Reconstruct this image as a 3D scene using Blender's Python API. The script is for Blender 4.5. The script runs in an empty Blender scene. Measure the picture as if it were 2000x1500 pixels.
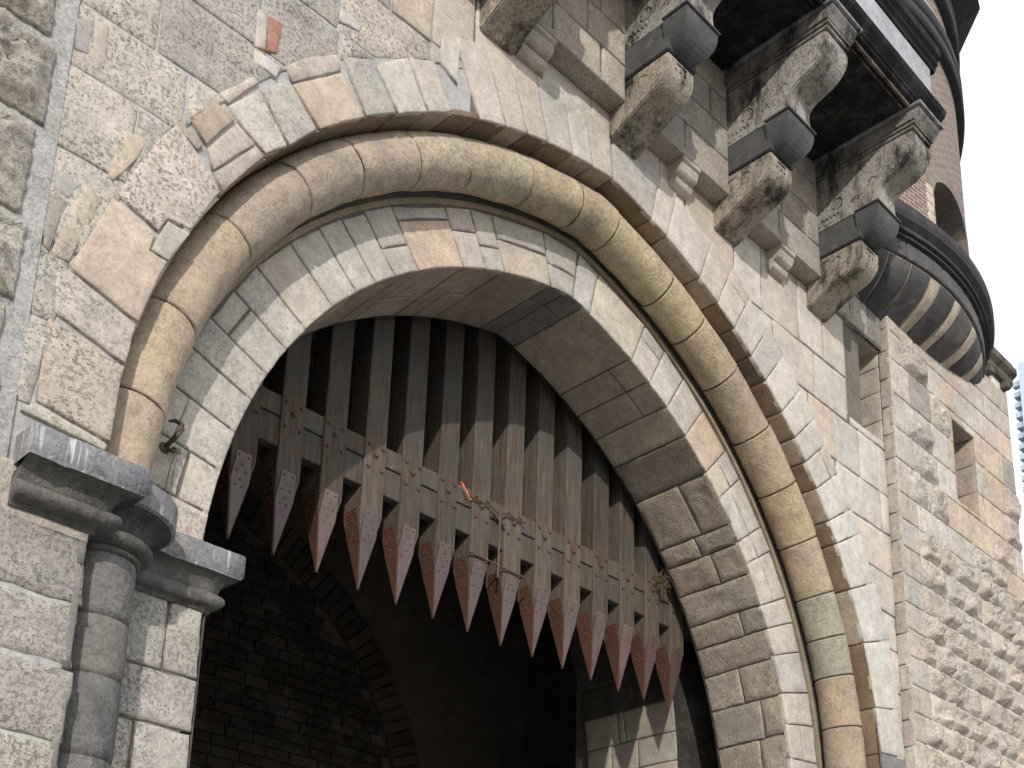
import bpy, bmesh, math, random
from math import sin, cos, pi, radians, sqrt, atan2, acos
from mathutils import Vector, Matrix, noise

SC = bpy.context.scene
COL = SC.collection
V = Vector

# ------------------------------------------------------------------ camera
cam_d = bpy.data.cameras.new("camera")
cam = bpy.data.objects.new("camera", cam_d)
COL.objects.link(cam)
R_ = V((0.6972597881, -0.7164416359, 0.0232415613))
U_ = V((-0.2156569543, -0.178741295, 0.9599706389))
B_ = V((-0.6836087082, -0.6743611286, -0.279134738))
m = Matrix((R_, U_, B_)).transposed().to_4x4()
m.translation = V((0, -4.55, 1.6))
cam.matrix_world = m
cam_d.sensor_width = 36
cam_d.lens = 43.1748
cam_d.shift_x = -0.02298
cam_d.shift_y = 0.36524
cam_d.clip_start = 0.05
cam_d.clip_end = 3000
SC.camera = cam

# ------------------------------------------------------------------ sun + sky
SUN_TRAVEL = V((0.87, 1.0, -0.54)).normalized()
to_sun = -SUN_TRAVEL
sun_d = bpy.data.lights.new("sun", 'SUN')
sun_d.energy = 2.7
sun_d.angle = radians(0.9)
sun_d.color = (1.0, 0.94, 0.86)
sun = bpy.data.objects.new("sun", sun_d)
COL.objects.link(sun)
sun.rotation_euler = (-SUN_TRAVEL).to_track_quat('Z', 'Y').to_euler()
sun.location = (-10, -12, 14)
W = bpy.data.worlds.new("World")
SC.world = W
W.use_nodes = True
nt = W.node_tree
nt.nodes.clear()
wo = nt.nodes.new('ShaderNodeOutputWorld')
bg = nt.nodes.new('ShaderNodeBackground')
sky = nt.nodes.new('ShaderNodeTexSky')
sky.sky_type = 'NISHITA'
sky.sun_disc = False
sky.sun_elevation = math.asin(to_sun.z)
sky.sun_rotation = math.atan2(to_sun.x, to_sun.y) % (2 * pi)
sky.dust_density = 4.0
sky.air_density = 1.0
sky.ozone_density = 1.0
# thin bright cloud veil mixed over the clear sky
tc = nt.nodes.new('ShaderNodeTexCoord')
nz = nt.nodes.new('ShaderNodeTexNoise')
nz.inputs['Scale'].default_value = 2.2
nz.inputs['Detail'].default_value = 6
rp = nt.nodes.new('ShaderNodeMapRange')
rp.inputs['From Min'].default_value = 0.3
rp.inputs['From Max'].default_value = 0.6
rp.inputs['To Min'].default_value = 0.75
rp.inputs['To Max'].default_value = 0.95
mx = nt.nodes.new('ShaderNodeMix')
mx.data_type = 'RGBA'
mx.inputs['B'].default_value = (11.0, 11.5, 12.0, 1)
nt.links.new(tc.outputs['Generated'], nz.inputs['Vector'])
nt.links.new(nz.outputs['Fac'], rp.inputs['Value'])
nt.links.new(rp.outputs['Result'], mx.inputs['Factor'])
nt.links.new(sky.outputs['Color'], mx.inputs['A'])
nt.links.new(mx.outputs['Result'], bg.inputs['Color'])
bg.inputs['Strength'].default_value = 0.112
nt.links.new(bg.outputs[0], wo.inputs[0])

SC.view_settings.view_transform = 'Standard'
SC.view_settings.look = 'None'
SC.view_settings.exposure = 0.12
SC.view_settings.gamma = 1.0
SC.render.engine = 'CYCLES'

# ------------------------------------------------------------------ materials
def lin(c):
    c = c / 255.0
    return c / 12.92 if c <= 0.04045 else ((c + 0.055) / 1.055) ** 2.4
K = 0.80
def C(r, g, b, k=K, sat=0.62):
    c = (lin(r) * k, lin(g) * k, lin(b) * k)
    y = 0.3 * c[0] + 0.55 * c[1] + 0.15 * c[2]
    return tuple(y + (x - y) * sat for x in c)

def new_mat(name):
    m = bpy.data.materials.new(name)
    m.use_nodes = True
    n = m.node_tree
    bs = n.nodes['Principled BSDF']
    return m, n, bs

def nd(n, t, **kw):
    x = n.nodes.new(t)
    for k, v in kw.items():
        if k in x.inputs:
            x.inputs[k].default_value = v
        else:
            setattr(x, k, v)
    return x

def mixc(n, blend, fac, a, b):
    x = n.nodes.new('ShaderNodeMix')
    x.data_type = 'RGBA'
    x.blend_type = blend
    for s, v in (('Factor', fac), ('A', a), ('B', b)):
        if hasattr(v, 'is_output'):
            n.links.new(v, x.inputs[s])
        elif v is not None:
            x.inputs[s].default_value = v if s == 'Factor' else (*v, 1)
    return x.outputs['Result']

def rng(n, src, a, b, c, d):
    x = n.nodes.new('ShaderNodeMapRange')
    n.links.new(src, x.inputs['Value'])
    for s, v in (('From Min', a), ('From Max', b), ('To Min', c), ('To Max', d)):
        x.inputs[s].default_value = v
    return x.outputs['Result']

def mth(n, op, a, b):
    x = n.nodes.new('ShaderNodeMath')
    x.operation = op
    for i, v in enumerate((a, b)):
        if hasattr(v, 'is_output'):
            n.links.new(v, x.inputs[i])
        else:
            x.inputs[i].default_value = v
    return x.outputs[0]

def stone_material(name, soot=0.0, bump=0.6, sootcol=(0.03, 0.028, 0.028), drip=0.0, stain=0.3):
    m, n, bs = new_mat(name)
    at = nd(n, 'ShaderNodeAttribute', attribute_name='Col')
    tc = n.nodes.new('ShaderNodeTexCoord')
    def noise_(scale, detail=6, rough=0.6, vec=None):
        x = nd(n, 'ShaderNodeTexNoise', Scale=scale, Detail=detail, Roughness=rough)
        n.links.new(vec or tc.outputs['Object'], x.inputs['Vector'])
        return x.outputs['Fac']
    big = noise_(2.3, 8, 0.65)
    mid = noise_(11, 8, 0.7)
    fin = noise_(70, 4, 0.6)
    col = mixc(n, 'MULTIPLY', 1.0, at.outputs['Color'], None)
    mulv = n.nodes.new('ShaderNodeCombineColor')
    mm = mth(n, 'MULTIPLY', rng(n, big, 0.3, 0.7, 0.8, 1.14), rng(n, mid, 0.3, 0.7, 0.78, 1.18))
    mm = mth(n, 'MULTIPLY', mm, rng(n, fin, 0.3, 0.7, 0.87, 1.1))
    for i in range(3):
        n.links.new(mm, mulv.inputs[i])
    # feed multiplier
    mixn = col.node
    n.links.new(mulv.outputs[0], mixn.inputs['B'])
    # cool grey weathering patches
    gfac = rng(n, noise_(4.1, 9, 0.72), 0.5, 0.68, 0.0, stain)
    col = mixc(n, 'MIX', gfac, col, (0.235, 0.225, 0.225))
    # warm ochre patches
    wfac = rng(n, noise_(3.1, 7, 0.7), 0.56, 0.72, 0.0, 0.25)
    col = mixc(n, 'MIX', wfac, col, (0.40, 0.31, 0.22))
    # dark pits and lichen speckle, amount from vertex alpha
    al = at.outputs['Alpha']
    sp = noise_(46, 4, 0.75)
    vo = nd(n, 'ShaderNodeTexVoronoi', Scale=38.0)
    n.links.new(tc.outputs['Object'], vo.inputs['Vector'])
    patch = rng(n, noise_(3.7, 5, 0.6), 0.35, 0.6, 0.25, 1.0)
    s1 = rng(n, sp, 0.51, 0.62, 0.0, 0.8)
    s2 = rng(n, vo.outputs['Distance'], 0.14, 0.26, 0.8, 0.0)
    pit = mth(n, 'MAXIMUM', mth(n, 'MULTIPLY', s1, patch), mth(n, 'MULTIPLY', s2, rng(n, mid, 0.48, 0.56, 0, 1)))
    pitf = mth(n, 'MULTIPLY', pit, al)
    col = mixc(n, 'MIX', pitf, col, (0.075, 0.07, 0.068))
    sv = noise_(16, 6, 0.75)
    vein = rng(n, sv, 0.60, 0.64, 0.0, 0.32)
    col = mixc(n, 'MIX', vein, col, (0.13, 0.125, 0.12))
    if soot:
        mps = nd(n, 'ShaderNodeMapping')
        mps.inputs['Scale'].default_value = (1.5, 1.5, .55)
        n.links.new(tc.outputs['Object'], mps.inputs['Vector'])
        sf = rng(n, noise_(3.4, 10, 0.74, mps.outputs[0]), 0.62 - soot * 0.35, 0.70 - soot * 0.2, 0.0, 0.95)
        col = mixc(n, 'MIX', sf, col, sootcol)
    if drip:
        mp = nd(n, 'ShaderNodeMapping')
        mp.inputs['Scale'].default_value = (42, 42, 3.0)
        n.links.new(tc.outputs['Object'], mp.inputs['Vector'])
        dn = noise_(1.0, 5, 0.65, mp.outputs[0])
        df = rng(n, dn, 0.56, 0.66, 0.0, drip)
        col = mixc(n, 'MIX', df, col, (0.6, 0.6, 0.61))
    n.links.new(col, bs.inputs['Base Color'])
    bs.inputs['Roughness'].default_value = 0.92
    bs.inputs['Specular IOR Level'].default_value = 0.2
    h = mth(n, 'ADD', mth(n, 'MULTIPLY', mid, 0.9), mth(n, 'MULTIPLY', fin, 0.35))
    h = mth(n, 'SUBTRACT', h, mth(n, 'MULTIPLY', pitf, 0.8))
    h = mth(n, 'SUBTRACT', h, mth(n, 'MULTIPLY', rng(n, noise_(24, 5, 0.7), 0.58, 0.66, 0, 1), 0.25))
    bp = nd(n, 'ShaderNodeBump', Strength=bump, Distance=0.012)
    n.links.new(h, bp.inputs['Height'])
    n.links.new(bp.outputs[0], bs.inputs['Normal'])
    return m

M_stone = stone_material('weathered limestone', bump=0.55)
M_rough = stone_material('rock faced limestone', bump=1.0, stain=0.35)
M_roll = stone_material('worn sandstone roll', bump=0.9, stain=0.55)
M_grey = stone_material('grey weathered capital stone', bump=0.7, soot=0.35, sootcol=(0.07, 0.065, 0.062), stain=0.5)
M_lime = stone_material('lime streaked abacus stone', bump=0.7, drip=0.75, stain=0.3)
M_soot = stone_material('sooty carved stone', soot=0.42, bump=0.8)
M_black = stone_material('soot and groove shade black stone', soot=0.75, bump=0.5, sootcol=(0.012, 0.012, 0.014))  # soot on the gallery; painted groove shade on the bracket marks
M_slate = stone_material('smooth basalt block', bump=0.25, stain=0.2)
M_inner = stone_material('dark passage masonry', bump=0.8, stain=0.2)  # passage masonry, dark through its block colours

def plain(name, base, rough=0.6, metal=0.0, noise_amt=0.2, scale=12, stretch=(1, 1, 1), bump=0.3, alt=None, altr=(0.5, 0.65), spec=0.5, dist=0.004):
    m, n, bs = new_mat(name)
    tc = n.nodes.new('ShaderNodeTexCoord')
    mp = nd(n, 'ShaderNodeMapping')
    mp.inputs['Scale'].default_value = stretch
    n.links.new(tc.outputs['Object'], mp.inputs['Vector'])
    x = nd(n, 'ShaderNodeTexNoise', Scale=scale, Detail=8, Roughness=0.65)
    n.links.new(mp.outputs[0], x.inputs['Vector'])
    cc = n.nodes.new('ShaderNodeCombineColor')
    v = rng(n, x.outputs['Fac'], 0.3, 0.7, 1 - noise_amt, 1 + noise_amt)
    for i in range(3):
        n.links.new(v, cc.inputs[i])
    col = mixc(n, 'MULTIPLY', 1.0, base, cc.outputs[0])
    if alt:
        y = nd(n, 'ShaderNodeTexNoise', Scale=scale * 0.6, Detail=9, Roughness=0.7)
        n.links.new(tc.outputs['Object'], y.inputs['Vector'])
        col = mixc(n, 'MIX', rng(n, y.outputs['Fac'], altr[0], altr[1], 0, 0.85), col, alt)
    n.links.new(col, bs.inputs['Base Color'])
    bs.inputs['Roughness'].default_value = rough
    bs.inputs['Metallic'].default_value = metal
    bs.inputs['Specular IOR Level'].default_value = spec
    bp = nd(n, 'ShaderNodeBump', Strength=bump, Distance=dist)
    n.links.new(x.outputs['Fac'], bp.inputs['Height'])
    n.links.new(bp.outputs[0], bs.inputs['Normal'])
    return m

M_wood = plain('weathered oak', (0.098, 0.080, 0.065), 0.85, 0, 0.38, 5, (9, 9, 0.8), 0.6, alt=(0.075, 0.08, 0.078), altr=(0.47, 0.66), spec=0.2)
M_paint = plain('red brown iron paint', (0.112, 0.078, 0.076), 0.42, 0, 0.12, 14, (1, 1, 1), 0.1, alt=(0.095, 0.06, 0.055), altr=(0.5, 0.7))
M_rust = plain('rusting iron paint', (0.085, 0.044, 0.032), 0.5, 0, 0.25, 16, (1, 1, 1), 0.3, alt=(0.10, 0.034, 0.02), altr=(0.46, 0.58))
def vary(mat):
    n = mat.node_tree
    bs = n.nodes['Principled BSDF']
    src = bs.inputs['Base Color'].links[0].from_socket
    oi = n.nodes.new('ShaderNodeObjectInfo')
    tc = n.nodes.new('ShaderNodeTexCoord')
    mp = nd(n, 'ShaderNodeMapping')
    mp.inputs['Scale'].default_value = (30, 30, 2.5)
    n.links.new(tc.outputs['Object'], mp.inputs['Vector'])
    off = nd(n, 'ShaderNodeVectorMath')
    n.links.new(mp.outputs[0], off.inputs[0])
    sc = nd(n, 'ShaderNodeCombineXYZ')
    for i in range(3): n.links.new(mth(n, 'MULTIPLY', oi.outputs['Random'], 37.0), sc.inputs[i])
    n.links.new(sc.outputs[0], off.inputs[1])
    x = nd(n, 'ShaderNodeTexNoise', Scale=1.0, Detail=6, Roughness=0.7)
    n.links.new(off.outputs[0], x.inputs['Vector'])
    col = mixc(n, 'MIX', rng(n, x.outputs['Fac'], 0.5, 0.68, 0, 0.75), src, (0.075, 0.032, 0.02))
    cc = n.nodes.new('ShaderNodeCombineColor')
    v = rng(n, oi.outputs['Random'], 0, 1, 0.78, 1.18)
    for i in range(3): n.links.new(v, cc.inputs[i])
    col = mixc(n, 'MULTIPLY', 1.0, col, cc.outputs[0])
    n.links.new(col, bs.inputs['Base Color'])
vary(M_paint); vary(M_rust); vary(M_wood)
M_bolt = plain('rusty bolt iron', (0.10, 0.052, 0.036), 0.6, 0.2, 0.3, 30)
M_iron = plain('old wrought iron', (0.11, 0.075, 0.06), 0.6, 0.3, 0.3, 30)
M_dark = plain('dark timber and window shade', (0.008, 0.008, 0.010), 0.9, 0, 0.3, 8, spec=0.1)  # timber of the bay; also the painted shade inside the tower window
M_bandmetal = plain('dark painted band', (0.022, 0.022, 0.025), 0.85, 0, 0.3, 9, alt=(0.12, 0.10, 0.06), altr=(0.6, 0.72))
M_twine = plain('orange twine', (0.75, 0.22, 0.10), 0.8)
M_cord = plain('grey cord', (0.16, 0.15, 0.14), 0.9)
M_straw = plain('dry straw', (0.15, 0.105, 0.06), 0.95, 0, 0.5, 40)
M_pave = plain('granite paving', (0.20, 0.19, 0.175), 0.85, 0, 0.25, 1.5)
M_panel = plain('pale blue facade panel', (0.50, 0.60, 0.74), 0.25, 0, 0.06, 0.3, bump=0.02)
M_louvre = plain('grey louvre metal', (0.42, 0.50, 0.56), 0.4, 0.3, 0.1, 1)
M_glass = plain('dark window glass', (0.04, 0.05, 0.06), 0.08, 0, 0.05, 1, bump=0.0)

def brick_material():
    m, n, bs = new_mat('red tower brick')
    uv = nd(n, 'ShaderNodeUVMap', uv_map='UVMap')
    br = nd(n, 'ShaderNodeTexBrick', Scale=1.0)
    br.inputs['Brick Width'].default_value = 0.14
    br.inputs['Row Height'].default_value = 0.044
    br.inputs['Mortar Size'].default_value = 0.008
    br.inputs['Mortar Smooth'].default_value = 0.15
    br.inputs['Color1'].default_value = (0.115, 0.068, 0.06, 1)
    br.inputs['Color2'].default_value = (0.20, 0.135, 0.118, 1)
    br.inputs['Mortar'].default_value = (0.34, 0.30, 0.26, 1)
    n.links.new(uv.outputs[0], br.inputs['Vector'])
    tc = n.nodes.new('ShaderNodeTexCoord')
    x = nd(n, 'ShaderNodeTexNoise', Scale=2.0, Detail=8, Roughness=0.7)
    n.links.new(tc.outputs['Object'], x.inputs['Vector'])
    x2 = nd(n, 'ShaderNodeTexNoise', Scale=22.0, Detail=4, Roughness=0.7)
    n.links.new(tc.outputs['Object'], x2.inputs['Vector'])
    col = mixc(n, 'MIX', rng(n, x.outputs['Fac'], 0.45, 0.68, 0, 0.35), br.outputs['Color'], (0.26, 0.2, 0.17))
    col = mixc(n, 'MIX', rng(n, x2.outputs['Fac'], 0.55, 0.7, 0, 0.6), col, (0.12, 0.07, 0.06))
    n.links.new(col, bs.inputs['Base Color'])
    bs.inputs['Roughness'].default_value = 0.95
    bp = nd(n, 'ShaderNodeBump', Strength=0.7, Distance=0.01)
    bp.invert = True
    n.links.new(br.outputs['Fac'], bp.inputs['Height'])
    n.links.new(bp.outputs[0], bs.inputs['Normal'])
    return m
M_brick = brick_material()

# ------------------------------------------------------------------ object helpers
def tag(o, label=None, cat=None, group=None, kind=None):
    if label: o['label'] = label
    if cat: o['category'] = cat
    if group: o['group'] = group
    if kind: o['kind'] = kind
    return o
def thing(name, loc, label, cat, group=None):
    o = bpy.data.objects.new(name, None)
    o.location = loc
    o.empty_display_size = 0.2
    COL.objects.link(o)
    return tag(o, label, cat, group)
def link(name, me, mat, parent=None):
    o = bpy.data.objects.new(name, me)
    COL.objects.link(o)
    if mat and not me.materials:
        me.materials.append(mat)
    if parent:
        o.parent = parent
        o.matrix_parent_inverse = Matrix.Identity(4)
        # geometry is written in world space: offset back to world
        w = V((0, 0, 0))
        p = parent
        while p:
            w += p.location
            p = p.parent
        o.location = -w
    return o

class MB:
    """mesh builder with a per-stone colour attribute"""
    def __init__(s):
        s.v = []; s.f = []; s.c = []; s.sm = []
        s.col = (0.3, 0.3, 0.3, 0.0)
        s.smooth = False
    def vert(s, p):
        s.v.append((p[0], p[1], p[2])); s.c.append(s.col)
        return len(s.v) - 1
    def face(s, ids):
        s.f.append(ids); s.sm.append(s.smooth)
    def quad(s, a, b, c, d):
        s.face([s.vert(a), s.vert(b), s.vert(c), s.vert(d)])
    def box(s, x0, x1, y0, y1, z0, z1, bev=0.0):
        if bev <= 0:
            p = [s.vert(q) for q in ((x0, y0, z0), (x1, y0, z0), (x1, y1, z0), (x0, y1, z0), (x0, y0, z1), (x1, y0, z1), (x1, y1, z1), (x0, y1, z1))]
            for f in ((0, 3, 2, 1), (4, 5, 6, 7), (0, 1, 5, 4), (1, 2, 6, 5), (2, 3, 7, 6), (3, 0, 4, 7)):
                s.face([p[i] for i in f])
            return
        bm = bmesh.new()
        bmesh.ops.create_cube(bm, size=1.0)
        for v in bm.verts:
            v.co = V((x0 + (v.co.x + .5) * (x1 - x0), y0 + (v.co.y + .5) * (y1 - y0), z0 + (v.co.z + .5) * (z1 - z0)))
        bmesh.ops.bevel(bm, geom=list(bm.edges), offset=bev, segments=2, affect='EDGES')
        s.addbm(bm)
    def addbm(s, bm):
        bm.verts.index_update()
        base = len(s.v)
        for v in bm.verts:
            s.vert(v.co)
        for f in bm.faces:
            s.face([base + v.index for v in f.verts])
        bm.free()
    def prism(s, prof, x0, x1, bev=0.0, jit=0.0):
        """profile list of (y,z), extruded along x"""
        bm = bmesh.new()
        a = [bm.verts.new((x0, p[0], p[1])) for p in prof]
        b = [bm.verts.new((x1, p[0], p[1])) for p in prof]
        n = len(prof)
        bm.faces.new(a[::-1]); bm.faces.new(b)
        for i in range(n):
            bm.faces.new((a[i], a[(i + 1) % n], b[(i + 1) % n], b[i]))
        bmesh.ops.recalc_face_normals(bm, faces=bm.faces)
        if bev:
            es = [e for e in bm.edges if len(e.link_faces) == 2 and e.calc_face_angle(0) > 0.6]
            bmesh.ops.bevel(bm, geom=es, offset=bev, segments=2, affect='EDGES', clamp_overlap=True)
        s.addbm(bm)
    def tube(s, pts, r, seg=8, caps=True):
        pts = [V(p) for p in pts]
        rings = []
        for i, p in enumerate(pts):
            d = (pts[min(i + 1, len(pts) - 1)] - pts[max(i - 1, 0)]).normalized()
            a = d.cross(V((0, 0, 1)))
            if a.length < 0.1: a = d.cross(V((1, 0, 0)))
            a.normalize(); b = d.cross(a)
            rr = r[i] if isinstance(r, (list, tuple)) else r
            rings.append([s.vert(p + a * rr * cos(2 * pi * k / seg) + b * rr * sin(2 * pi * k / seg)) for k in range(seg)])
        for i in range(len(rings) - 1):
            for k in range(seg):
                s.face([rings[i][k], rings[i][(k + 1) % seg], rings[i + 1][(k + 1) % seg], rings[i + 1][k]])
        if caps:
            s.face(rings[0][::-1]); s.face(rings[-1])
    def ball(s, c, r, n=8, m=5, nrm=None, flat=0.7):
        """rivet: half dome sitting on a surface with normal nrm"""
        c = V(c); nrm = V(nrm or (0, -1, 0)).normalized()
        a = nrm.cross(V((0.3, 0.2, 1))).normalized(); b = nrm.cross(a)
        rings = []
        for j in range(m):
            ph = (pi / 2) * j / m
            rings.append([s.vert(c + (a * cos(2 * pi * k / n) + b * sin(2 * pi * k / n)) * r * cos(ph) + nrm * r * flat * sin(ph)) for k in range(n)])
        t = s.vert(c + nrm * r * flat)
        for j in range(m - 1):
            for k in range(n):
                s.face([rings[j][k], rings[j][(k + 1) % n], rings[j + 1][(k + 1) % n], rings[j + 1][k]])
        for k in range(n):
            s.face([rings[-1][k], rings[-1][(k + 1) % n], t])
    def stone(s, poly, fmap, col, pit=0.3, rough=0.0, bev=0.009, face=0.0, depth=0.035, step=0.07, jit=0.003, dens=None, scoop=0.0):
        """one masonry block: outline poly in (u,v), front at height `face` above the map"""
        y_ = .3 * col[0] + .55 * col[1] + .15 * col[2]
        if y_ > .25:      # one quarry: pull pale blocks towards a common warm beige
            col = tuple(c_ * .68 + m_ * .32 for c_, m_ in zip(col, (.465, .425, .385)))
        col = (col[0] * 1.035, col[1], col[2] * .955)
        s.col = (*col, pit); s.smooth = True
        P = []
        n = len(poly)
        for i in range(n):
            a = V(poly[i]); b = V(poly[(i + 1) % n])
            L = (b - a).length
            if L < 1e-4: continue
            k = max(1, int(round(L / step)))
            for j in range(k):
                P.append(a + (b - a) * (j / k))
        m_ = len(P)
        if m_ < 3: return
        cx = sum((p.x for p in P)) / m_; cy = sum((p.y for p in P)) / m_
        c = V((cx, cy)); seed = random.random() * 50
        if jit:
            P = [p + V((random.uniform(-jit, jit), random.uniform(-jit, jit))) for p in P]
        dist = [max((p - c).length, 1e-4) for p in P]
        mind = min(dist)
        if mind < 0.012: return
        def ring(inset, h, amp):
            out = []
            for p, d in zip(P, dist):
                q = c + (p - c) * max(0.05, 1 - inset / d)
                hh = h
                if amp:
                    w = V((q.x * 3.1 + seed, q.y * 3.1, seed))
                    hh += amp * (noise.fractal(w * 1.6, 0.9, 2.1, 5) * 0.9)
                out.append(s.vert(fmap(q.x, q.y, hh)))
            return out
        def ringk(k, bul):
            out = []
            for p in P:
                q = c + (p - c) * k
                hh = face
                if rough:
                    w = V((q.x * 3.1 + seed, q.y * 3.1, seed))
                    e = 1 - k
                    env = min(1, e * 3.2) 
                    hh += rough * env * (bul + 0.72 * noise.fractal(w * 1.5, 0.8, 2.1, 6) + 0.34 * noise.noise(w * 6) + 0.16 * noise.noise(w * 15))
                    if hh < face - 0.02: hh = face - 0.02
                elif scoop:
                    hh += scoop * noise.noise(V((q.x * 2 + seed, q.y * 2, seed)))
                else:
                    hh += 0.0025 * noise.noise(V((q.x * 5 + seed, q.y * 5, seed)))
                out.append(s.vert(fmap(q.x, q.y, hh)))
            return out
        rings = [ring(0, face - depth, 0), ring(0, face - bev * 0.9, 0), ring(bev * 0.5, face - bev * 0.25, 0), ring(bev * 1.3, face, 0)]
        e0 = 1 - bev * 2.0 / mind
        if rough:
            ks = [0.95, 0.88, 0.80, 0.71, 0.61, 0.50, 0.39, 0.28, 0.17, 0.08]
        else:
            ks = [0.75, 0.4]
        for k in ks:
            if k < e0:
                rings.append(ringk(k, 0.6))
        for a, b in zip(rings[:-1], rings[1:]):
            for i in range(m_):
                j = (i + 1) % m_
                s.face([a[i], a[j], b[j], b[i]])
        hc = face + (rough * (0.6 + 0.75 * noise.fractal(V((c.x * 3.1 + seed, c.y * 3.1, seed)) * 1.5, 0.8, 2.1, 6)) if rough else 0)
        t = s.vert(fmap(c.x, c.y, hc))
        for i in range(m_):
            s.face([rings[-1][i], rings[-1][(i + 1) % m_], t])
        s.smooth = False
    def mesh(s, name):
        me = bpy.data.meshes.new(name)
        me.from_pydata(s.v, [], s.f)
        ca = me.color_attributes.new('Col', 'FLOAT_COLOR', 'POINT')
        flat = []
        for c in s.c: flat.extend(c)
        ca.data.foreach_set('color', flat)
        me.polygons.foreach_set('use_smooth', s.sm)
        me.update()
        return me
    def build(s, name, mat, parent=None, recalc=False):
        me = s.mesh(name)
        if recalc:
            bm = bmesh.new(); bm.from_mesh(me)
            bmesh.ops.recalc_face_normals(bm, faces=bm.faces)
            bm.to_mesh(me); bm.free()
        return link(name, me, mat, parent)

def jcol(c, a=0.07, t=0.012):
    k = 1 + random.uniform(-a, a)
    return tuple(max(0.01, x * k * (1 + random.uniform(-t, t))) for x in c)

# ------------------------------------------------------------------ arch curves
XC = 5.236
class Curve:
    def __init__(s, a, c, zc, zb=2.5, off=0.0, n=700):
        a -= off
        R = a + c; tm = acos(c / R)
        rt = [(XC - c + R * cos(tm * i / (n - 1)), zc + R * sin(tm * i / (n - 1))) for i in range(n)]
        lf = [(2 * XC - x, z) for x, z in rt]
        P = [(XC - a, zb)] + lf + rt[::-1][1:] + [(XC + a, zb)]
        s.P = [V(p) for p in P]
        s.S = [0.0]
        for p, q in zip(s.P[:-1], s.P[1:]): s.S.append(s.S[-1] + (q - p).length)
        s.L = s.S[-1]
    def idx(s, t):
        lo, hi = 0, len(s.S) - 1
        while hi - lo > 1:
            md = (lo + hi) // 2
            if s.S[md] <= t: lo = md
            else: hi = md
        return lo
    def pos(s, t):
        t = min(max(t, 0), s.L - 1e-6)
        i = s.idx(t)
        f = (t - s.S[i]) / max(1e-9, s.S[i + 1] - s.S[i])
        return s.P[i].lerp(s.P[i + 1], f)
    def nrm(s, t):
        a = s.pos(t - 0.03); b = s.pos(t + 0.03)
        d = (b - a).normalized()
        return V((-d.y, d.x))      # outward from the opening
    def outside(s, x, z):
        """signed distance to the curve, positive outside the opening"""
        best = 1e9; bt = 0
        for i in range(0, len(s.P), 12):
            d = (s.P[i] - V((x, z))).length
            if d < best: best = d; bt = s.S[i]
        n = s.nrm(bt); p = s.pos(bt)
        return (V((x, z)) - p).dot(n), p, n
OC = Curve(3.265, 0.394, 4.085)
TC = Curve(3.265, 0.394, 4.085, off=0.162)
IC = Curve(2.549, 0.477, 4.007)
BC = Curve(2.62, 0.612, 3.834)
YI = 0.38; YB = 1.08

def wallmap(y0):
    return lambda u, v, h: (u, y0 - h, v)
def clip(poly, p, n):
    """keep the part of poly on the side n of the line through p"""
    out = []
    m_ = len(poly)
    for i in range(m_):
        a = V(poly[i]); b = V(poly[(i + 1) % m_])
        da = (a - p).dot(n); db = (b - p).dot(n)
        if da >= 0: out.append(a)
        if da * db < 0: out.append(a + (b - a) * (da / (da - db)))
    return out
def area(poly):
    return abs(sum(V(a).x * V(b).y - V(b).x * V(a).y for a, b in zip(poly, list(poly[1:]) + [poly[0]]))) / 2
def rows(u0, u1, v0, v1, hr, wr, gap=0.006, slack=0.012):
    out = []
    v = v0
    while v < v1 - 0.02:
        h = random.uniform(*hr)
        if v + h > v1 - hr[0] * 0.5: h = v1 - v
        u = u0 - random.uniform(0, wr[0]) * 0.0
        first = True
        while u < u1 - 0.01:
            w = random.uniform(*wr)
            if first: w *= random.uniform(0.5, 1); first = False
            if u + w > u1 - wr[0] * 0.45: w = u1 - u
            out.append((u, u + w, v, v + h))
            u += w
        v += h
    return out
def minus(rects, hole):
    a, b, c, d = hole
    out = []
    for (x0, x1, z0, z1) in rects:
        if x1 <= a or x0 >= b or z1 <= c or z0 >= d:
            out.append((x0, x1, z0, z1)); continue
        if x0 < a: out.append((x0, a, z0, z1))
        if x1 > b: out.append((b, x1, z0, z1))
        xa, xb = max(x0, a), min(x1, b)
        if z0 < c: out.append((xa, xb, z0, c))
        if z1 > d: out.append((xa, xb, d, z1))
    return out
def rect_poly(r, gap=0.006, slack=0.01):
    x0, x1, z0, z1 = r
    s = lambda: random.uniform(-slack, slack) * 0.5
    sk = s()
    return [(x0 + gap + s(), z0 + gap + s() * .5), (x1 - gap + s(), z0 + gap + s() * .5), (x1 - gap + s() + sk, z1 - gap + s() * .5), (x0 + gap + s() + sk, z1 - gap + s() * .5)]

RINGW = []
# palettes (colours the stones themselves have)
GREY = [C(196, 192, 184), C(186, 183, 178), C(200, 197, 190), C(176, 175, 172), C(205, 198, 186)]
PINK = [C(218, 200, 184), C(214, 204, 192), C(222, 208, 194), C(206, 190, 174), C(210, 205, 198), C(214, 190, 168)]
WHITE = [C(222, 216, 208), C(226, 222, 217), C(215, 206, 194), C(224, 212, 198), C(206, 202, 196), C(218, 204, 188)]
TAN = [C(214, 184, 156), C(204, 172, 142), C(216, 194, 168)]
BLUE = [C(150, 152, 160), C(164, 164, 168), C(140, 140, 144)]
DARKS = [C(96, 94, 92), C(112, 108, 104)]
MORT_D = (0.16, 0.145, 0.125)
MORT_L = (0.44, 0.43, 0.42)

# ================================================================== GATEHOUSE
random.seed(11)
gate = thing('gatehouse', (XC, 0, 0), 'tall medieval gatehouse of pale limestone with pointed archway and portcullis slot', 'gatehouse')
PX0, PX1 = 1.58, 8.86          # inner edges of the left pilaster and right pier
WIN = (8.24, 8.86, 7.30, 8.22) # window beside the pier
ZTOP = 12.0

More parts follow.
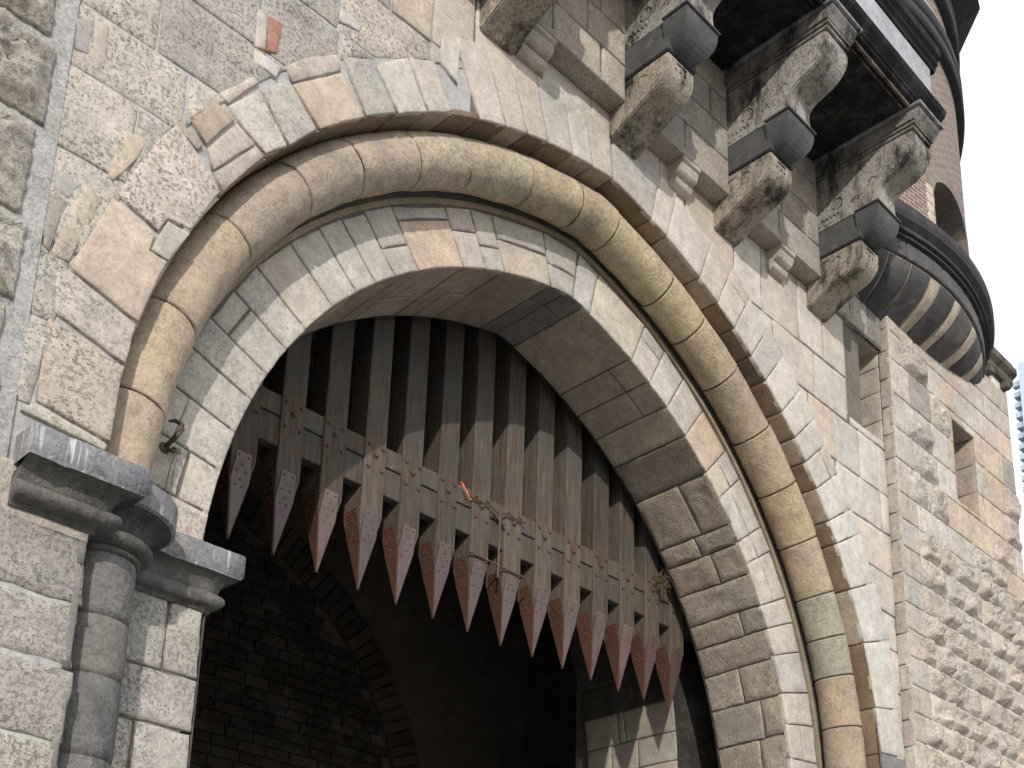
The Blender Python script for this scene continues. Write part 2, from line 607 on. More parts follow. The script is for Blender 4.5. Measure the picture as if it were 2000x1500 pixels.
# mortar bed of the main wall
b = MB(); b.smooth = False
def bed(x0, x1, z0, z1, y, col=MORT_D):
    b.col = (*col, 0.2)
    b.quad((x0, y, z0), (x1, y, z0), (x1, y, z1), (x0, y, z1))
ymb = 0.013
N = 90
prev = None
xs = [XC - 3.265 + 6.53 * i / N for i in range(N + 1)]
def ztop_curve(x):
    d = abs(x - XC)
    R = 3.265 + 0.394
    return 4.085 + sqrt(max(0, R * R - (d + 0.394) ** 2))
for x0, x1 in zip(xs[:-1], xs[1:]):
    b.col = (*(MORT_L if x0 < 3.9 else MORT_D), 0.2)
    b.quad((x0, ymb, ztop_curve(x0)), (x1, ymb, ztop_curve(x1)), (x1, ymb, 8.3), (x0, ymb, 8.3))
bed(0.2, XC - 3.265 - .02, 0, 4.0, ymb, MORT_L)
bed(0.2, XC - 3.265, 4.0, 8.3, ymb, MORT_L)
bed(XC + 3.265, 8.86, 0, WIN[2], ymb, MORT_L)
bed(XC + 3.265, 8.86, WIN[3], 8.3, ymb)
bed(0.2, 8.86, 8.3, ZTOP, ymb)
b.build('mortar_bed', M_stone, gate)

tan1, tan2, tan3 = C(216, 186, 156), C(196, 158, 122), C(222, 188, 150)
lil = C(196, 182, 174); wht = C(214, 210, 200); gr = C(192, 190, 184); pnk = C(222, 208, 196)
# (arc end, ring width, colour, pit)
spec = [(1.55, .55, C(196, 188, 176), .6), (1.763, .56, pnk, .7), (2.165, .62, C(208, 184, 158), .9), (2.411, .60, C(206, 192, 180), .8), (2.77, .66, C(214, 182, 158), .25), (3.325, .60, C(222, 206, 192), 1.0),
        (3.545, .54, C(204, 186, 172), .4), (3.766, .52, tan2, .25), (3.971, .50, wht, .35), (4.237, .52, gr, .5), (4.648, .48, tan1, .12), (4.912, .49, gr, .3), (5.176, .50, C(212, 208, 196), .3),
        (5.394, .50, pnk, .2), (5.644, .54, C(214, 204, 194), .15), (5.885, .50, C(220, 208, 196), .15), (6.081, .47, C(216, 196, 180), .2), (6.279, .45, C(206, 190, 174), .2),
        (6.52, .46, C(196, 194, 190), .2), (6.718, .44, wht, .2), (6.923, .43, C(204, 190, 174), .2), (7.348, .45, C(186, 184, 182), .3), (7.525, .45, pnk, .2), (7.927, .42, C(222, 214, 204), .2),
        (8.164, .44, C(216, 200, 182), .2), (8.398, .46, C(218, 208, 196), .2), (8.649, .42, C(214, 208, 202), .2), (8.871, .44, C(190, 188, 186), .25), (9.144, .42, C(222, 214, 204), .2),
        (9.372, .46, C(220, 214, 208), .2), (9.579, .42, C(210, 202, 194), .2), (9.804, .44, wht, .2), (10.077, .42, C(224, 220, 214), .15), (10.268, .44, C(224, 222, 218), .15), (10.645, .42, C(220, 218, 216), .1),
        (11.084, .42, C(214, 214, 216), .1), (11.611, .40, C(222, 220, 216), .1), (11.98, .38, C(205, 203, 200), .2), (12.25, .38, C(140, 140, 142), .3)]
RINGW[:] = [(q[0], q[1] if q[0] > 5.7 else .44) for q in spec]
# coursed masonry of the main wall

b = MB()
wm = wallmap(0.0)
def ring_w(d_p):
    for s1, w in RINGW:
        if d_p < s1: return w
    return 0.4
def place(rects, pal, pit, rough, face=0.0, lim=0.30, mapf=wm, bev=0.009, curve=OC, slack=0.014, jit=0.003, oddp=0.0, odd=TAN, gap=0.006, step=0.07, scoop=0.0):
    for r in rects:
        cxm, czm = (r[0] + r[1]) / 2, (r[2] + r[3]) / 2
        poly = rect_poly(r, slack=slack, gap=gap)
        if curve:
            d, p, n = curve.outside(cxm, czm)
            if d < 1.2:
                # nearest corner logic: clip with the tangent a little behind the ring
                q_ = min(range(0, len(curve.P), 12), key=lambda i: (curve.P[i] - V((cxm, czm))).length)
                ww = ring_w(curve.S[q_]) if curve is OC else lim
                poly = clip(poly, p + n * (ww - 0.13), n)
                if len(poly) < 3 or area(poly) < 0.004: continue
        pl = pal(cxm, czm) if callable(pal) else pal
        c = random.choice(odd) if random.random() < oddp else random.choice(pl)
        pt = pit(cxm, czm) if callable(pit) else pit
        rg = rough(cxm, czm) if callable(rough) else rough
        b.stone(poly, mapf, jcol(c), pt, rg, bev=bev, face=face + random.uniform(-0.003, 0.003) - rg * .35, jit=jit, step=step, scoop=scoop)
def main_pal(x, z):
    if x < 3.2: return GREY
    if x < 6.5: return PINK
    return WHITE
def main_pit(x, z):
    if x < 3.3: return 0.95
    if x < 4.2: return 0.35
    return 0.15
def main_rough(x, z):
    return 0.013 if x < 3.3 else 0.0
rr = rows(PX0 + 0.0, 3.6, 4.30, 8.3, (0.34, 0.50), (0.45, 0.85)) + rows(3.6, 8.86, 6.4, 8.24, (0.36, 0.47), (0.28, 0.62)) + rows(6.9, 8.86, 4.3, 6.4, (0.3, 0.42), (0.28, 0.55))
rr = minus(rr, WIN)
place(rr, main_pal, main_pit, main_rough, lim=0.36, oddp=0.07, odd=TAN[:1] + TAN[2:] + BLUE[1:2])
# wall above the bracket zone on the left, out of the sun's way
place(rows(0.3, 3.7, 8.3, 10.5, (0.4, 0.5), (0.5, 0.9)), GREY, 0.6, 0.0, curve=None)
b.build('wall_masonry', M_stone, gate)

# jamb wall below the impost (left) and right
b = MB()
rr = []
zz = [2.2, 2.60, 2.95, 3.26, 3.53, 3.86]
for i, (z0, z1) in enumerate(zip(zz[:-1], zz[1:])):
    cut = [1.42, 1.66, 1.30, 1.62, 0.95][i]
    rr += [(0.5, cut, z0, z1), (cut, XC - 3.265 + 0.016, z0, z1)]
place([r for r in rr if r[1] - r[0] > .05], [C(178, 177, 174), C(200, 194, 184), C(160, 160, 162), C(188, 184, 176)], 0.6, 0.010, curve=None, bev=0.016, slack=0.022, jit=0.006)
b.build('jamb_masonry', M_rough, gate)
b = MB()
place(rows(XC + 3.27, 8.86, 2.3, 4.0, (0.3, 0.4), (0.3, 0.4)), WHITE, 0.3, 0.0, curve=None)
b.build('jamb_masonry', M_rough, gate)

TRACED = [
    ([(1.87, 5.449), (2.086, 5.386), (2.069, 5.285), (2.156, 5.272), (2.058, 4.9), (1.732, 5.0)], (216, 188, 164), 0.2),
    ([(2.135, 5.485), (2.253, 5.486), (2.162, 5.279), (2.075, 5.294)], (192, 190, 182), 0.3),
    ([(2.119, 6.014), (2.243, 5.927), (2.378, 5.8), (2.255, 5.501), (2.134, 5.49), (2.09, 5.4), (1.887, 5.477), (2.022, 5.836)], (222, 206, 194), 1.0),
    ([(2.131, 6.042), (2.264, 5.986), (2.238, 5.938), (2.11, 6.0)], (200, 172, 146), 0.3),
    ([(2.278, 6.281), (2.413, 6.245), (2.274, 5.998), (2.161, 6.11)], (192, 160, 128), 0.25),
    ([(2.282, 5.99), (2.422, 6.23), (2.534, 6.184), (2.327, 5.885)], (208, 190, 178), 0.3),
    ([(2.332, 5.877), (2.538, 6.174), (2.592, 6.153), (2.386, 5.805)], (194, 178, 170), 0.3),
    ([(2.311, 6.326), (2.477, 6.554), (2.518, 6.549), (2.36, 6.305)], (218, 198, 184), 0.3),
    ([(2.368, 6.3), (2.523, 6.5), (2.712, 6.289), (2.595, 6.158), (2.428, 6.245)], (212, 210, 200), 0.45),
    ([(2.533, 6.516), (2.684, 6.687), (2.877, 6.505), (2.72, 6.298)], (196, 195, 190), 0.5),
    ([(2.707, 6.675), (2.994, 6.965), (3.168, 6.791), (2.89, 6.517)], (218, 192, 164), 0.15),
    ([(2.66, 6.763), (2.771, 6.901), (2.973, 7.067), (2.995, 6.979), (2.703, 6.685)], (200, 184, 172), 0.3),
    ([(2.999, 7.074), (3.182, 7.202), (3.205, 7.083), (3.378, 6.965), (3.181, 6.804)], (198, 196, 190), 0.35),
    ([(3.216, 7.185), (3.427, 7.398), (3.595, 7.124), (3.393, 6.972)], (214, 211, 204), 0.2),
    ([(3.446, 7.406), (3.624, 7.513), (3.774, 7.25), (3.606, 7.132)], (218, 208, 198), 0.15),
    ([(3.68, 7.76), (3.824, 7.76), (3.808, 7.481), (3.664, 7.544)], (222, 216, 210), 0.1),
    ([(1.739, 5.43), (1.83, 5.426), (1.724, 5.013), (1.645, 5.02)], (212, 194, 166), 0.5),
    ([(1.848, 5.809), (1.989, 5.838), (1.96, 5.712), (1.857, 5.517), (1.837, 5.534)], (214, 190, 160), 0.15),
    ([(1.678, 4.948), (1.734, 4.987), (2.054, 4.885), (2.028, 4.676), (1.692, 4.764)], (214, 202, 192), 0.8),
    ([(1.678, 4.728), (2.025, 4.662), (2.005, 4.287), (1.954, 4.292), (1.678, 4.339)], (206, 188, 166), 0.9),
    ([(1.675, 4.32), (1.956, 4.28), (1.997, 4.271), (1.993, 4.237), (1.625, 4.267)], (204, 196, 184), 0.5),
    ([(2.532, 6.987), (2.618, 6.996), (2.596, 6.785), (2.539, 6.762)], (190, 128, 98), 0.2),
    ([(2.467, 6.723), (2.635, 6.733), (2.613, 6.638), (2.468, 6.643)], (212, 212, 212), 0.2),
    ([(2.957, 7.363), (3.105, 7.379), (3.093, 7.308), (2.955, 7.287)], (198, 200, 210), 0.1),
    ([(1.676, 6.284), (1.742, 6.3), (1.749, 6.052), (1.681, 6.065)], (206, 192, 174), 0.1),
    ([(1.599, 6.23), (1.675, 6.276), (1.675, 6.067), (1.609, 6.067)], (168, 168, 174), 0.2),
    ([(1.605, 5.416), (1.73, 5.424), (1.687, 5.317), (1.612, 5.322)], (176, 178, 184), 0.2),
    ([(1.609, 5.306), (1.682, 5.307), (1.637, 5.021), (1.607, 5.036)], (168, 158, 152), 0.5),
    ([(2.468, 6.977), (2.526, 6.985), (2.531, 6.762), (2.466, 6.735)], (206, 200, 190), 0.3),
]

# ---- outer arch ring
def ring_poly(cv, s0, s1, r0, r1, off1=0.0, off0=0.0, g=0.0045, inset=0.0):
    n = max(2, int((s1 - s0) / 0.06))
    k0 = g; P = []
    for i in range(n + 1):
        t = s0 + g + (s1 - s0 - 2 * g) * i / n
        q = cv.pos(t) + cv.nrm(t) * (r0 + inset)
        P.append(q)
    a = cv.pos(s1 - g) + cv.nrm(s1 - g) * r1
    c_ = cv.pos(s0 + g) + cv.nrm(s0 + g) * r1
    # top edge, allow slight shift
    tdir = (a - c_).normalized()
    P.append(a + tdir * off1 + cv.nrm(s1) * random.uniform(-0.01, 0.01))
    P.append(c_ + tdir * off0 + cv.nrm(s0) * random.uniform(-0.01, 0.01))
    return P
b = MB()
for P_, c_, pt_ in TRACED:
    # shrink slightly for the joint
    cx_ = sum(p[0] for p in P_) / len(P_); cz_ = sum(p[1] for p in P_) / len(P_)
    pp_ = []
    for p in P_:
        d_ = math.hypot(p[0] - cx_, p[1] - cz_)
        f_ = 1 - .003 / max(d_, .02)
        pp_.append((cx_ + (p[0] - cx_) * f_, cz_ + (p[1] - cz_) * f_))
    b.stone(pp_, wm, C(*c_), pt_, 0, face=0.007, jit=.003, bev=.008)
s0 = 1.30
for (s1, w, c, pt) in spec:
    if 1.6 < s1 < 5.7:
        s0 = s1
        continue
    sp = random.random()
    wj = w + random.uniform(-0.008, 0.012)
    if sp < 0.22 and s0 > 4.6:
        k = random.uniform(0.6, 0.75)
        b.stone(ring_poly(OC, s0, s1, 0, wj * k), wm, jcol(c, .04), pt, 0, face=0.005)
        b.stone(ring_poly(OC, s0, s1, wj * k + 0.008, wj), wm, jcol(random.choice(PINK), .06), pt, 0, face=0.005)
    elif abs(s1 - 4.648) < 1e-3:
        b.stone(ring_poly(OC, s0, s1, 0, 0.40), wm, c, .1, 0, face=0.005)
        b.stone(ring_poly(OC, s0, s1, 0.41, 0.54), wm, C(196, 178, 164), .3, 0, face=0.005)
    elif abs(s1 - 3.766) < 1e-3:
        b.stone(ring_poly(OC, s0, s1, 0, 0.25), wm, lil, .3, 0, face=0.005)
        b.stone(ring_poly(OC, s0, s1, 0.258, w), wm, tan2, .2, 0, face=0.005)
    elif abs(s1 - 3.325) < 1e-3:
        b.stone(ring_poly(OC, s0 + 0.19, s1, 0, w), wm, c, 1.0, 0.006, face=0.005)
        b.stone(ring_poly(OC, s0, s0 + 0.19, 0, 0.27), wm, C(188, 186, 178), .3, 0, face=0.006)
        b.stone(ring_poly(OC, s0, s0 + 0.19, 0.278, w + .02), wm, C(208, 186, 166), .9, 0, face=0.005)
    else:
        b.stone(ring_poly(OC, s0, s1, 0, wj), wm, jcol(c, .03), pt, 0, face=0.005, jit=.0015)
    s0 = s1
b.build('outer_arch_ring', M_stone, gate)

# ---- soffit of the outer order
def soff_outer(u, v, h):
    p = OC.pos(u) - OC.nrm(u) * h
    return (p.x, v, p.y)
b = MB()
b.col = (*MORT_D, .2)
st = 120
for i in range(st):
    a0, a1 = OC.L * i / st, OC.L * (i + 1) / st
    p, q = OC.pos(a0) + OC.nrm(a0) * .012, OC.pos(a1) + OC.nrm(a1) * .012
    b.quad((p.x, 0.012, p.y), (p.x, YI + .1, p.y), (q.x, YI + .1, q.y), (q.x, 0.012, q.y))
s0 = 0.3
BRN = [C(176, 152, 122, sat=.8), C(164, 140, 112, sat=.8), C(150, 126, 98, sat=.8), C(182, 160, 132, sat=.8)]
js = [0.75, 1.2] + [q[0] for q in spec] + [12.7, 13.2, 13.6]
for s1 in js:
    dk = random.random() < 0.15 and s0 > 5
    c = C(120, 108, 92) if dk else jcol(random.choice(BRN), .1)
    if s0 < 1.5 or s0 > 12.3: c = jcol(C(150, 146, 140))
    b.stone([(s0 + .0045, 0.002), (s1 - .0045, 0.002), (s1 - .0045, YI + .05), (s0 + .0045, YI + .05)], soff_outer, c, .3, 0, jit=0.002)
    s0 = s1
b.build('outer_soffit', M_stone, gate)

# ---- roll moulding in the recess
def roll(s_list, cols):
    b = MB(); b.smooth = True
    r0 = 0.158
    for (a, z, c, pt) in s_list:
        n0 = max(4, int((z - a) / 0.016))
        tl = [a, a + .003, a + .006, a + .012] + [a + (z - a) * i / n0 for i in range(1, n0)] + [z - .012, z - .006, z - .003, z]
        tl = sorted(tl)
        rings = []
        sd = random.random() * 9
        off_ = random.uniform(-.003, .003)
        for t in tl:
            e = min(t - a, z - t)
            b.col = (0.09, 0.08, 0.07, .3) if e < .004 else (c[0] * 1.02, c[1] * .985, c[2] * .92, pt)
            dip = 0.016 * max(0, 1 - e / 0.012) ** 1.3
            p = TC.pos(t); nn = TC.nrm(t)
            ring = []
            for k in range(44):
                an = 2 * pi * k / 44
                rr_ = r0 - dip + 0.006 * noise.fractal(V((t * 4, cos(an) * .8 + sd, sin(an) * .8)), .8, 2.1, 6) + off_ + (random.uniform(-1, 1) * 0.002 if e < .02 else 0)
                rd = nn * cos(an) * rr_
                ring.append(b.vert((p.x + rd.x, 0.238 - sin(an) * rr_, p.y + rd.y)))
            rings.append(ring)
        for u, w in zip(rings[:-1], rings[1:]):
            for k in range(44):
                b.face([u[k], u[(k + 1) % 44], w[(k + 1) % 44], w[k]])
    return b
tj = [1.62, 2.129, 2.647, 3.299, 3.912, 4.414, 4.931, 5.403, 5.976, 6.474, 6.846, 7.46, 7.848, 8.3, 8.805, 9.284, 9.738, 10.185, 10.537, 10.857, 11.277, 11.8]
tcl = [C(208, 180, 148, sat=.58), C(212, 184, 148, sat=.58), C(206, 178, 146, sat=.58), C(196, 172, 148, sat=.58), C(200, 176, 150, sat=.58), C(206, 180, 150, sat=.58), C(212, 190, 154, sat=.58), C(210, 190, 146, sat=.58), C(208, 184, 136, sat=.58), C(204, 178, 132, sat=.58), C(206, 184, 130, sat=.58), C(206, 184, 128, sat=.58),
       C(200, 176, 128, sat=.58), C(196, 170, 134, sat=.58), C(200, 172, 130, sat=.58), C(208, 178, 128, sat=.58), C(206, 180, 132, sat=.58), C(186, 180, 150, sat=.58), C(182, 178, 150, sat=.58), C(202, 172, 138, sat=.58), C(198, 170, 138, sat=.58)]
lst = [(a, z, c, 0.25 if i < 6 else 0.35) for i, (a, z, c) in enumerate(zip(tj[:-1], tj[1:], tcl))]
roll(lst, None).build('roll_moulding', M_roll, gate)

# ---- inner order: face ring and back of recess
im = wallmap(YI)
b = MB(); b.col = (*MORT_D, .2)
for i in range(st):
    a0, a1 = IC.L * i / st, IC.L * (i + 1) / st
    p, q = IC.pos(a0), IC.pos(a1)
    p2, q2 = p + IC.nrm(a0) * .80, q + IC.nrm(a1) * .80
    b.quad((p.x, YI + .012, p.y), (q.x, YI + .012, q.y), (q2.x, YI + .012, q2.y), (p2.x, YI + .012, p2.y))
ij = [1.55, 1.859, 2.11, 2.358, 2.586, 2.787, 3.011, 3.22, 3.501, 3.735, 3.917, 4.101, 4.323, 4.747, 4.956, 5.134, 5.58, 5.803, 5.982, 6.46, 6.681, 6.909, 7.165, 7.486, 7.704, 8.069, 8.25, 8.592, 8.774, 8.988, 9.286, 9.527, 9.795, 10.1, 10.45, 10.9, 11.4]
icol = {4.323: C(196, 190, 184), 4.747: C(226, 188, 152), 5.58: C(214, 192, 168), 5.134: C(200, 196, 190), 5.803: C(184, 182, 180), 5.982: C(190, 190, 190), 6.46: C(226, 214, 190), 7.165: C(206, 198, 188), 7.486: C(222, 192, 142), 7.704: C(222, 208, 180)}
a0 = 1.45
for s1 in ij:
    if s1 <= a0: continue
    c = icol.get(s1) or random.choice([C(206, 202, 196), C(198, 194, 188), C(212, 202, 188), C(218, 206, 190)])
    pt = 0.55 if s1 < 3.4 else 0.25
    W1 = 0.384
    if random.random() < 0.42 or s1 == 4.747:
        k = 0.30 if s1 == 4.747 else random.uniform(0.14, 0.28)
        b.stone(ring_poly(IC, a0, s1, 0, k), im, jcol(c, .04), pt, 0, jit=.002)
        b.stone(ring_poly(IC, a0, s1, k + .008, W1), im, jcol(random.choice([c, C(204, 196, 186), C(196, 190, 184)]), .05), pt, 0, jit=.002)
    else:
        b.stone(ring_poly(IC, a0, s1, 0, W1), im, jcol(c, .05), pt, 0, jit=.002)
    a0 = s1
b.build('inner_arch_ring', M_stone, gate)
# small square fillet between ring and roll
b = MB()
n = 170
prev = None
for i in range(n + 1):
    t = 1.5 + (IC.L - 1.6 - 1.5) * i / n
    p = IC.pos(t); nn = IC.nrm(t)
    b.col = (*C(176, 150, 110), .3)
    cur = []
    for (r, y) in ((.394, YI + .03), (.394, YI - .012), (.428, YI - .012), (.428, YI + .03)):
        q = p + nn * (r + 0.002 * noise.noise(V((t * 8, r, 1))))
        cur.append(b.vert((q.x, y, q.y)))
    if prev:
        for k in range(3):
            b.face([prev[k], cur[k], cur[k + 1], prev[k + 1]])
    prev = cur
b.build('recess_fillet', M_stone, gate)

# ---- soffit of the inner order
def soff_inner(u, v, h):
    """u: fraction along, v: 0 front .. 0.7 back"""
    a = IC.pos(u * IC.L); c = BC.pos(u * BC.L)
    w = v / 0.7
    p = a.lerp(c, w) - IC.nrm(u * IC.L) * h
    return (p.x, YI + v, p.y)
def sfm(s, v, h):
    return soff_inner(s / 11.5, v, h)
b = MB(); b.col = (*MORT_D, .2)
for i in range(st):
    u0, u1 = i / st, (i + 1) / st
    for v0, v1 in ((0.01, .35), (.35, .7)):
        b.quad(soff_inner(u0, v0, -.012), soff_inner(u0, v1, -.012), soff_inner(u1, v1, -.012), soff_inner(u1, v0, -.012))
sj = [0.10, 0.135, 0.165, 0.20, 0.235, 0.27, .30, .333, .3628, .3763, .4104, .4249, .4429, .4823, .4960, .5115, .5573, .5765, .5966, .6195, .648, .6850, .6990, .7205, .7424, .7590, .7790, .8035, .83, .862, .9, .95]
SO = [C(188, 172, 148, sat=.8), C(178, 164, 144, sat=.8), C(192, 180, 160, sat=.8), C(170, 160, 146, sat=.8), C(184, 166, 140, sat=.8)]
for k, (u0, u1) in enumerate(zip(sj[:-1], sj[1:])):
    s0_, s1_ = u0 * 11.5 + .005, u1 * 11.5 - .005
    cuts = [0.0]
    if u0 == .5115: pass
    elif u0 in (.6195, .7590): pass
    elif random.random() < .8:
        cuts.append(random.choice([.22, .28, .36, .42, .48]))
    cuts.append(.7)
    for v0, v1 in zip(cuts[:-1], cuts[1:]):
        if u0 < .31: c = random.choice(SO)
        else:
            c = {.4104: C(196, 164, 130), .4429: C(176, 156, 130), .4823: C(140, 138, 138), .4960: C(146, 144, 142), .5115: C(192, 178, 150), .6195: C(152, 140, 126)}.get(u0, random.choice(SO))
        rg = 0.012 if u0 > .62 and random.random() < .6 else 0.0
        b.stone([(s0_, v0 + .004), (s1_, v0 + .004), (s1_, v1 - .004), (s0_, v1 - .004)], sfm, jcol(c, .06), .2 if u0 < .6 else .35, rg, jit=.004 if u0 > .6 else .002, bev=.012 if u0 > .6 else .008, face=random.uniform(-.003, .004))
b.build('inner_soffit', M_rough, gate)

# jamb facing below springing (inner order front, below capital): courses
b = MB()
for z0, z1, cut in ((2.2, 2.6, 2.5), (2.6, 2.95, 2.62), (2.95, 3.25, 2.45), (3.25, 3.51, 2.72), (3.51, 3.90, 2.56)):
    xs_ = [2.24, cut, 2.742] if cut < 2.7 else [2.24, 2.742]
    for xa, xb in zip(xs_[:-1], xs_[1:]):
        b.stone(rect_poly((xa, xb, z0, z1)), wallmap(YI - .004), jcol(random.choice([C(190, 188, 182), C(206, 200, 190), C(182, 182, 180)]), .05), .6, 0.006, bev=.012, jit=.004)
# jamb return into the passage
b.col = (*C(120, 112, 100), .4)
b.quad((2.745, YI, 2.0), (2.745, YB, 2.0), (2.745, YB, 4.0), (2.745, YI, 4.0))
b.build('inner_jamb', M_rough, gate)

# ---- left pilaster: rock faced blocks
b = MB()
pm = wallmap(-0.02)
b.col = (*MORT_L, .3)
b.quad((0.2, -0.004, 3.6), (PX0 + .02, -0.004, 3.6), (PX0 + .02, -0.004, ZTOP), (0.2, -0.004, ZTOP))

z = 4.10
hs = [.26, .34, .40, .47, .45, .48, .44, .46, .42, .5, .45]
for i, h in enumerate(hs):
    e = PX0 - 0.03 - (0.05 if i % 2 else 0.0) * 0.6
    x = e
    while x > 0.3:
        w = random.uniform(0.5, 0.75)
        nx = x - w
        g = 0.022
        poly = [(nx + g, z + g), (x - g, z + g), (x - g, z + h - g), (nx + g, z + h - g)]
        b.stone(poly, pm, jcol(random.choice([C(206, 200, 186), C(214, 208, 194), C(200, 192, 178), C(192, 186, 172)]), .05), 0.45, 0.09, bev=.014, jit=.008, step=.03, face=.008)
        x = nx
    z += h
b.build('rusticated_pilaster', M_rough, gate)

# ---- imposts (left): prism profiles, returned at the jamb
def impost_prof(y0, k=1.0):
    # (y outward negative, z) from top back, down the fascia, cove and roll
    P = [(y0 + .3, 4.165), (y0 - .155 * k, 4.150), (y0 - .165 * k, 4.14), (y0 - .165 * k, 4.035), (y0 - .15 * k, 4.022)]
    for i in range(7):       # cove
        a = i / 6 * pi / 2
        P.append((y0 - .055 * k - .095 * k * (1 - sin(a)), 4.022 - .075 * (1 - cos(a))))
    for i in range(9):       # roll
        a = i / 8 * pi
        P.append((y0 - .05 * k - .042 * k * sin(a), 3.907 + .036 * cos(a)))
    P += [(y0 - .018, 3.868), (y0 - .018, 3.845), (y0 + .3, 3.845)]
    return P
def split_prof(P):
    top = [p for p in P if p[1] >= 4.021]
    low = [p for p in P if p[1] <= 4.0221]
    return top, low
def mitred(prof, x0, x1, y0, side, col, pit, b, nseg=26):
    """profile swept along x from x0 to x1 with a 90 degree return at x1 on `side` (+1 right)"""
    b.col = (*col, pit); b.smooth = True
    path = []
    for i in range(nseg + 1):
        path.append((x0 + (x1 - x0) * i / nseg, 0))
    rings = []
    for i, (x, _) in enumerate(path):
        ring = []
        for (y, z) in prof:
            off = max(0.0, y0 - y)
            # corner: at the end the profile is offset in x as well
            xx = x + (off * side if i == nseg else 0)
            w = 0.004 * noise.noise(V((xx * 6, y * 9, z * 9)))
            chip = 0.028 * max(0, noise.noise(V((xx * 11, z * 6, 7))) - .12)
            ring.append((xx, y + w + chip, z + w))
        rings.append(ring)
    # return leg running back in +y
    for j in range(1, 7):
        ring = []
        for (y, z) in prof:
            off = max(0.0, y0 - y)
            ring.append((x1 + off * side, y + (0.42) * j / 6 + off * 0, z))
        rings.append(ring)
    idx = [[b.vert(p) for p in r] for r in rings]
    for r, q in zip(idx[:-1], idx[1:]):
        for k in range(len(prof) - 1):
            b.face([r[k], q[k], q[k + 1], r[k + 1]])
    b.face(idx[0])
    b.smooth = False
def impost(name, x0, x1, y0, side, k=1.0, ztilt=0):
    P = impost_prof(y0, k)
    top, low = split_prof(P)
    b = MB(); mitred(low, x0, x1, y0, side, C(120, 116, 110), .5, b)
    o = b.build(name, M_grey, gate, recalc=True)
    b = MB(); mitred([(y0 + .3, 4.022)] + [] + top[1:][::-1][0:0] + [(y0 + .3, 4.166)] + top[1:] , x0, x1, y0, side, C(150, 150, 153), .5, b)
    t = b.build('abacus', M_lime, o, recalc=True)
    return o
impost('impost_capital', PX0 + .05, XC - 3.265, 0.0, 1)
impost('impost_capital', 2.26, 2.742, YI, 1, .72)
impost('impost_capital', 9.0, XC + 3.265, 0.0, -1)
impost('impost_capital', 8.25, XC + 2.55, YI, -1, .72)

# ---- left round column with its capital
CX, CY = XC - 3.103, 0.238
def lathe(b, cx, cy, prof, seg=40, wob=0.003):
    rings = []
    for (r, z) in prof:
        ring = []
        for k in range(seg):
            a = 2 * pi * k / seg
            rr_ = r + wob * noise.fractal(V((cos(a) * 2, sin(a) * 2, z * 5)), 1, 2, 4)
            ring.append(b.vert((cx + rr_ * cos(a), cy + rr_ * sin(a), z)))
        rings.append(ring)
    for u, w in zip(rings[:-1], rings[1:]):
        for k in range(seg):
            b.face([u[k], u[(k + 1) % seg], w[(k + 1) % seg], w[k]])
    b.face(rings[0][::-1]); b.face(rings[-1])
def column(cx, label=None):
    b = MB(); b.smooth = True
    seams = [2.0, 2.95, 3.30, 3.56, 3.86]
    cl = [C(128, 124, 118), C(124, 122, 120), C(140, 133, 124), C(134, 130, 126)]
    for z0, z1, c in zip(seams[:-1], seams[1:], cl):
        b.col = (*c, .5)
        n_ = 8
        lathe(b, cx, CY, [(0.158 - (.006 if (i in (0, n_)) else 0), z0 + (z1 - z0) * i / n_) for i in range(n_ + 1)])
    o = b.build('column_shaft', M_grey, gate)
    b = MB(); b.smooth = True; b.col = (*C(112, 108, 102), .5)
    pr = [(.158, 3.842), (.174, 3.850), (.174, 3.866), (.166, 3.872)]
    for i in range(9):
        a = i / 8 * pi
        pr.append((.178 + .042 * sin(a), 3.907 - .036 * cos(a)))
    for i in range(7):
        a = i / 6 * pi / 2
        pr.append((.185 + .1 * (1 - cos(a)), 3.947 + .078 * sin(a)))
    lathe(b, cx, CY, pr)
    k = b.build('column_capital', M_grey, gate)
    b = MB(); b.smooth = False; b.col = (*C(150, 150, 153), .5)
    lathe(b, cx, CY, [(.285, 4.025), (.302, 4.034), (.302, 4.142), (.292, 4.152)])
    b.build('abacus', M_lime, k)
column(CX); column(2 * XC - CX)

# ---- right pier
YP = -0.095
b = MB(); b.col = (*C(236, 226, 212), .1)
Z3 = 9.05; XR = 11.42
W2 = (10.03, 10.50, 7.19, 8.04)
ym = YP + .012
for (x0, x1, z0, z1) in ((PX1, W2[0], 2, Z3), (W2[1], XR, 2, Z3), (W2[0], W2[1], 2, W2[2]), (W2[0], W2[1], W2[3], Z3)):
    b.quad((x0, ym, z0), (x1, ym, z0), (x1, ym, z1), (x0, ym, z1))
b.col = (*MORT_D, .1)
b.quad((PX1 + .012, 0.02, 2), (PX1 + .012, ym, 2), (PX1 + .012, ym, 10.5), (PX1 + .012, 0.02, 10.5))
b.quad((XR, ym, 2), (XR, 3, 2), (XR, 3, Z3), (XR, ym, Z3))
prm = wallmap(YP)
# side face strip (quoins seen edge on)
sidem = lambda u, v, h: (PX1 - h, u, v)
z = 2.2
while z < 8.95:
    h = random.uniform(.22, .30)
    deep = 0.0
    u1 = .012
    if z > WIN[2] - .1 and z < WIN[3] + .1: u1 = .012
    b.stone([(YP + .003, z + .004), (u1, z + .004), (u1, z + h - .004), (YP + .003, z + h - .004)], sidem, jcol(random.choice([C(206, 192, 172), C(198, 180, 162), C(212, 200, 184)]), .05), .2, 0, step=.05, jit=.001, bev=.006)
    z += h
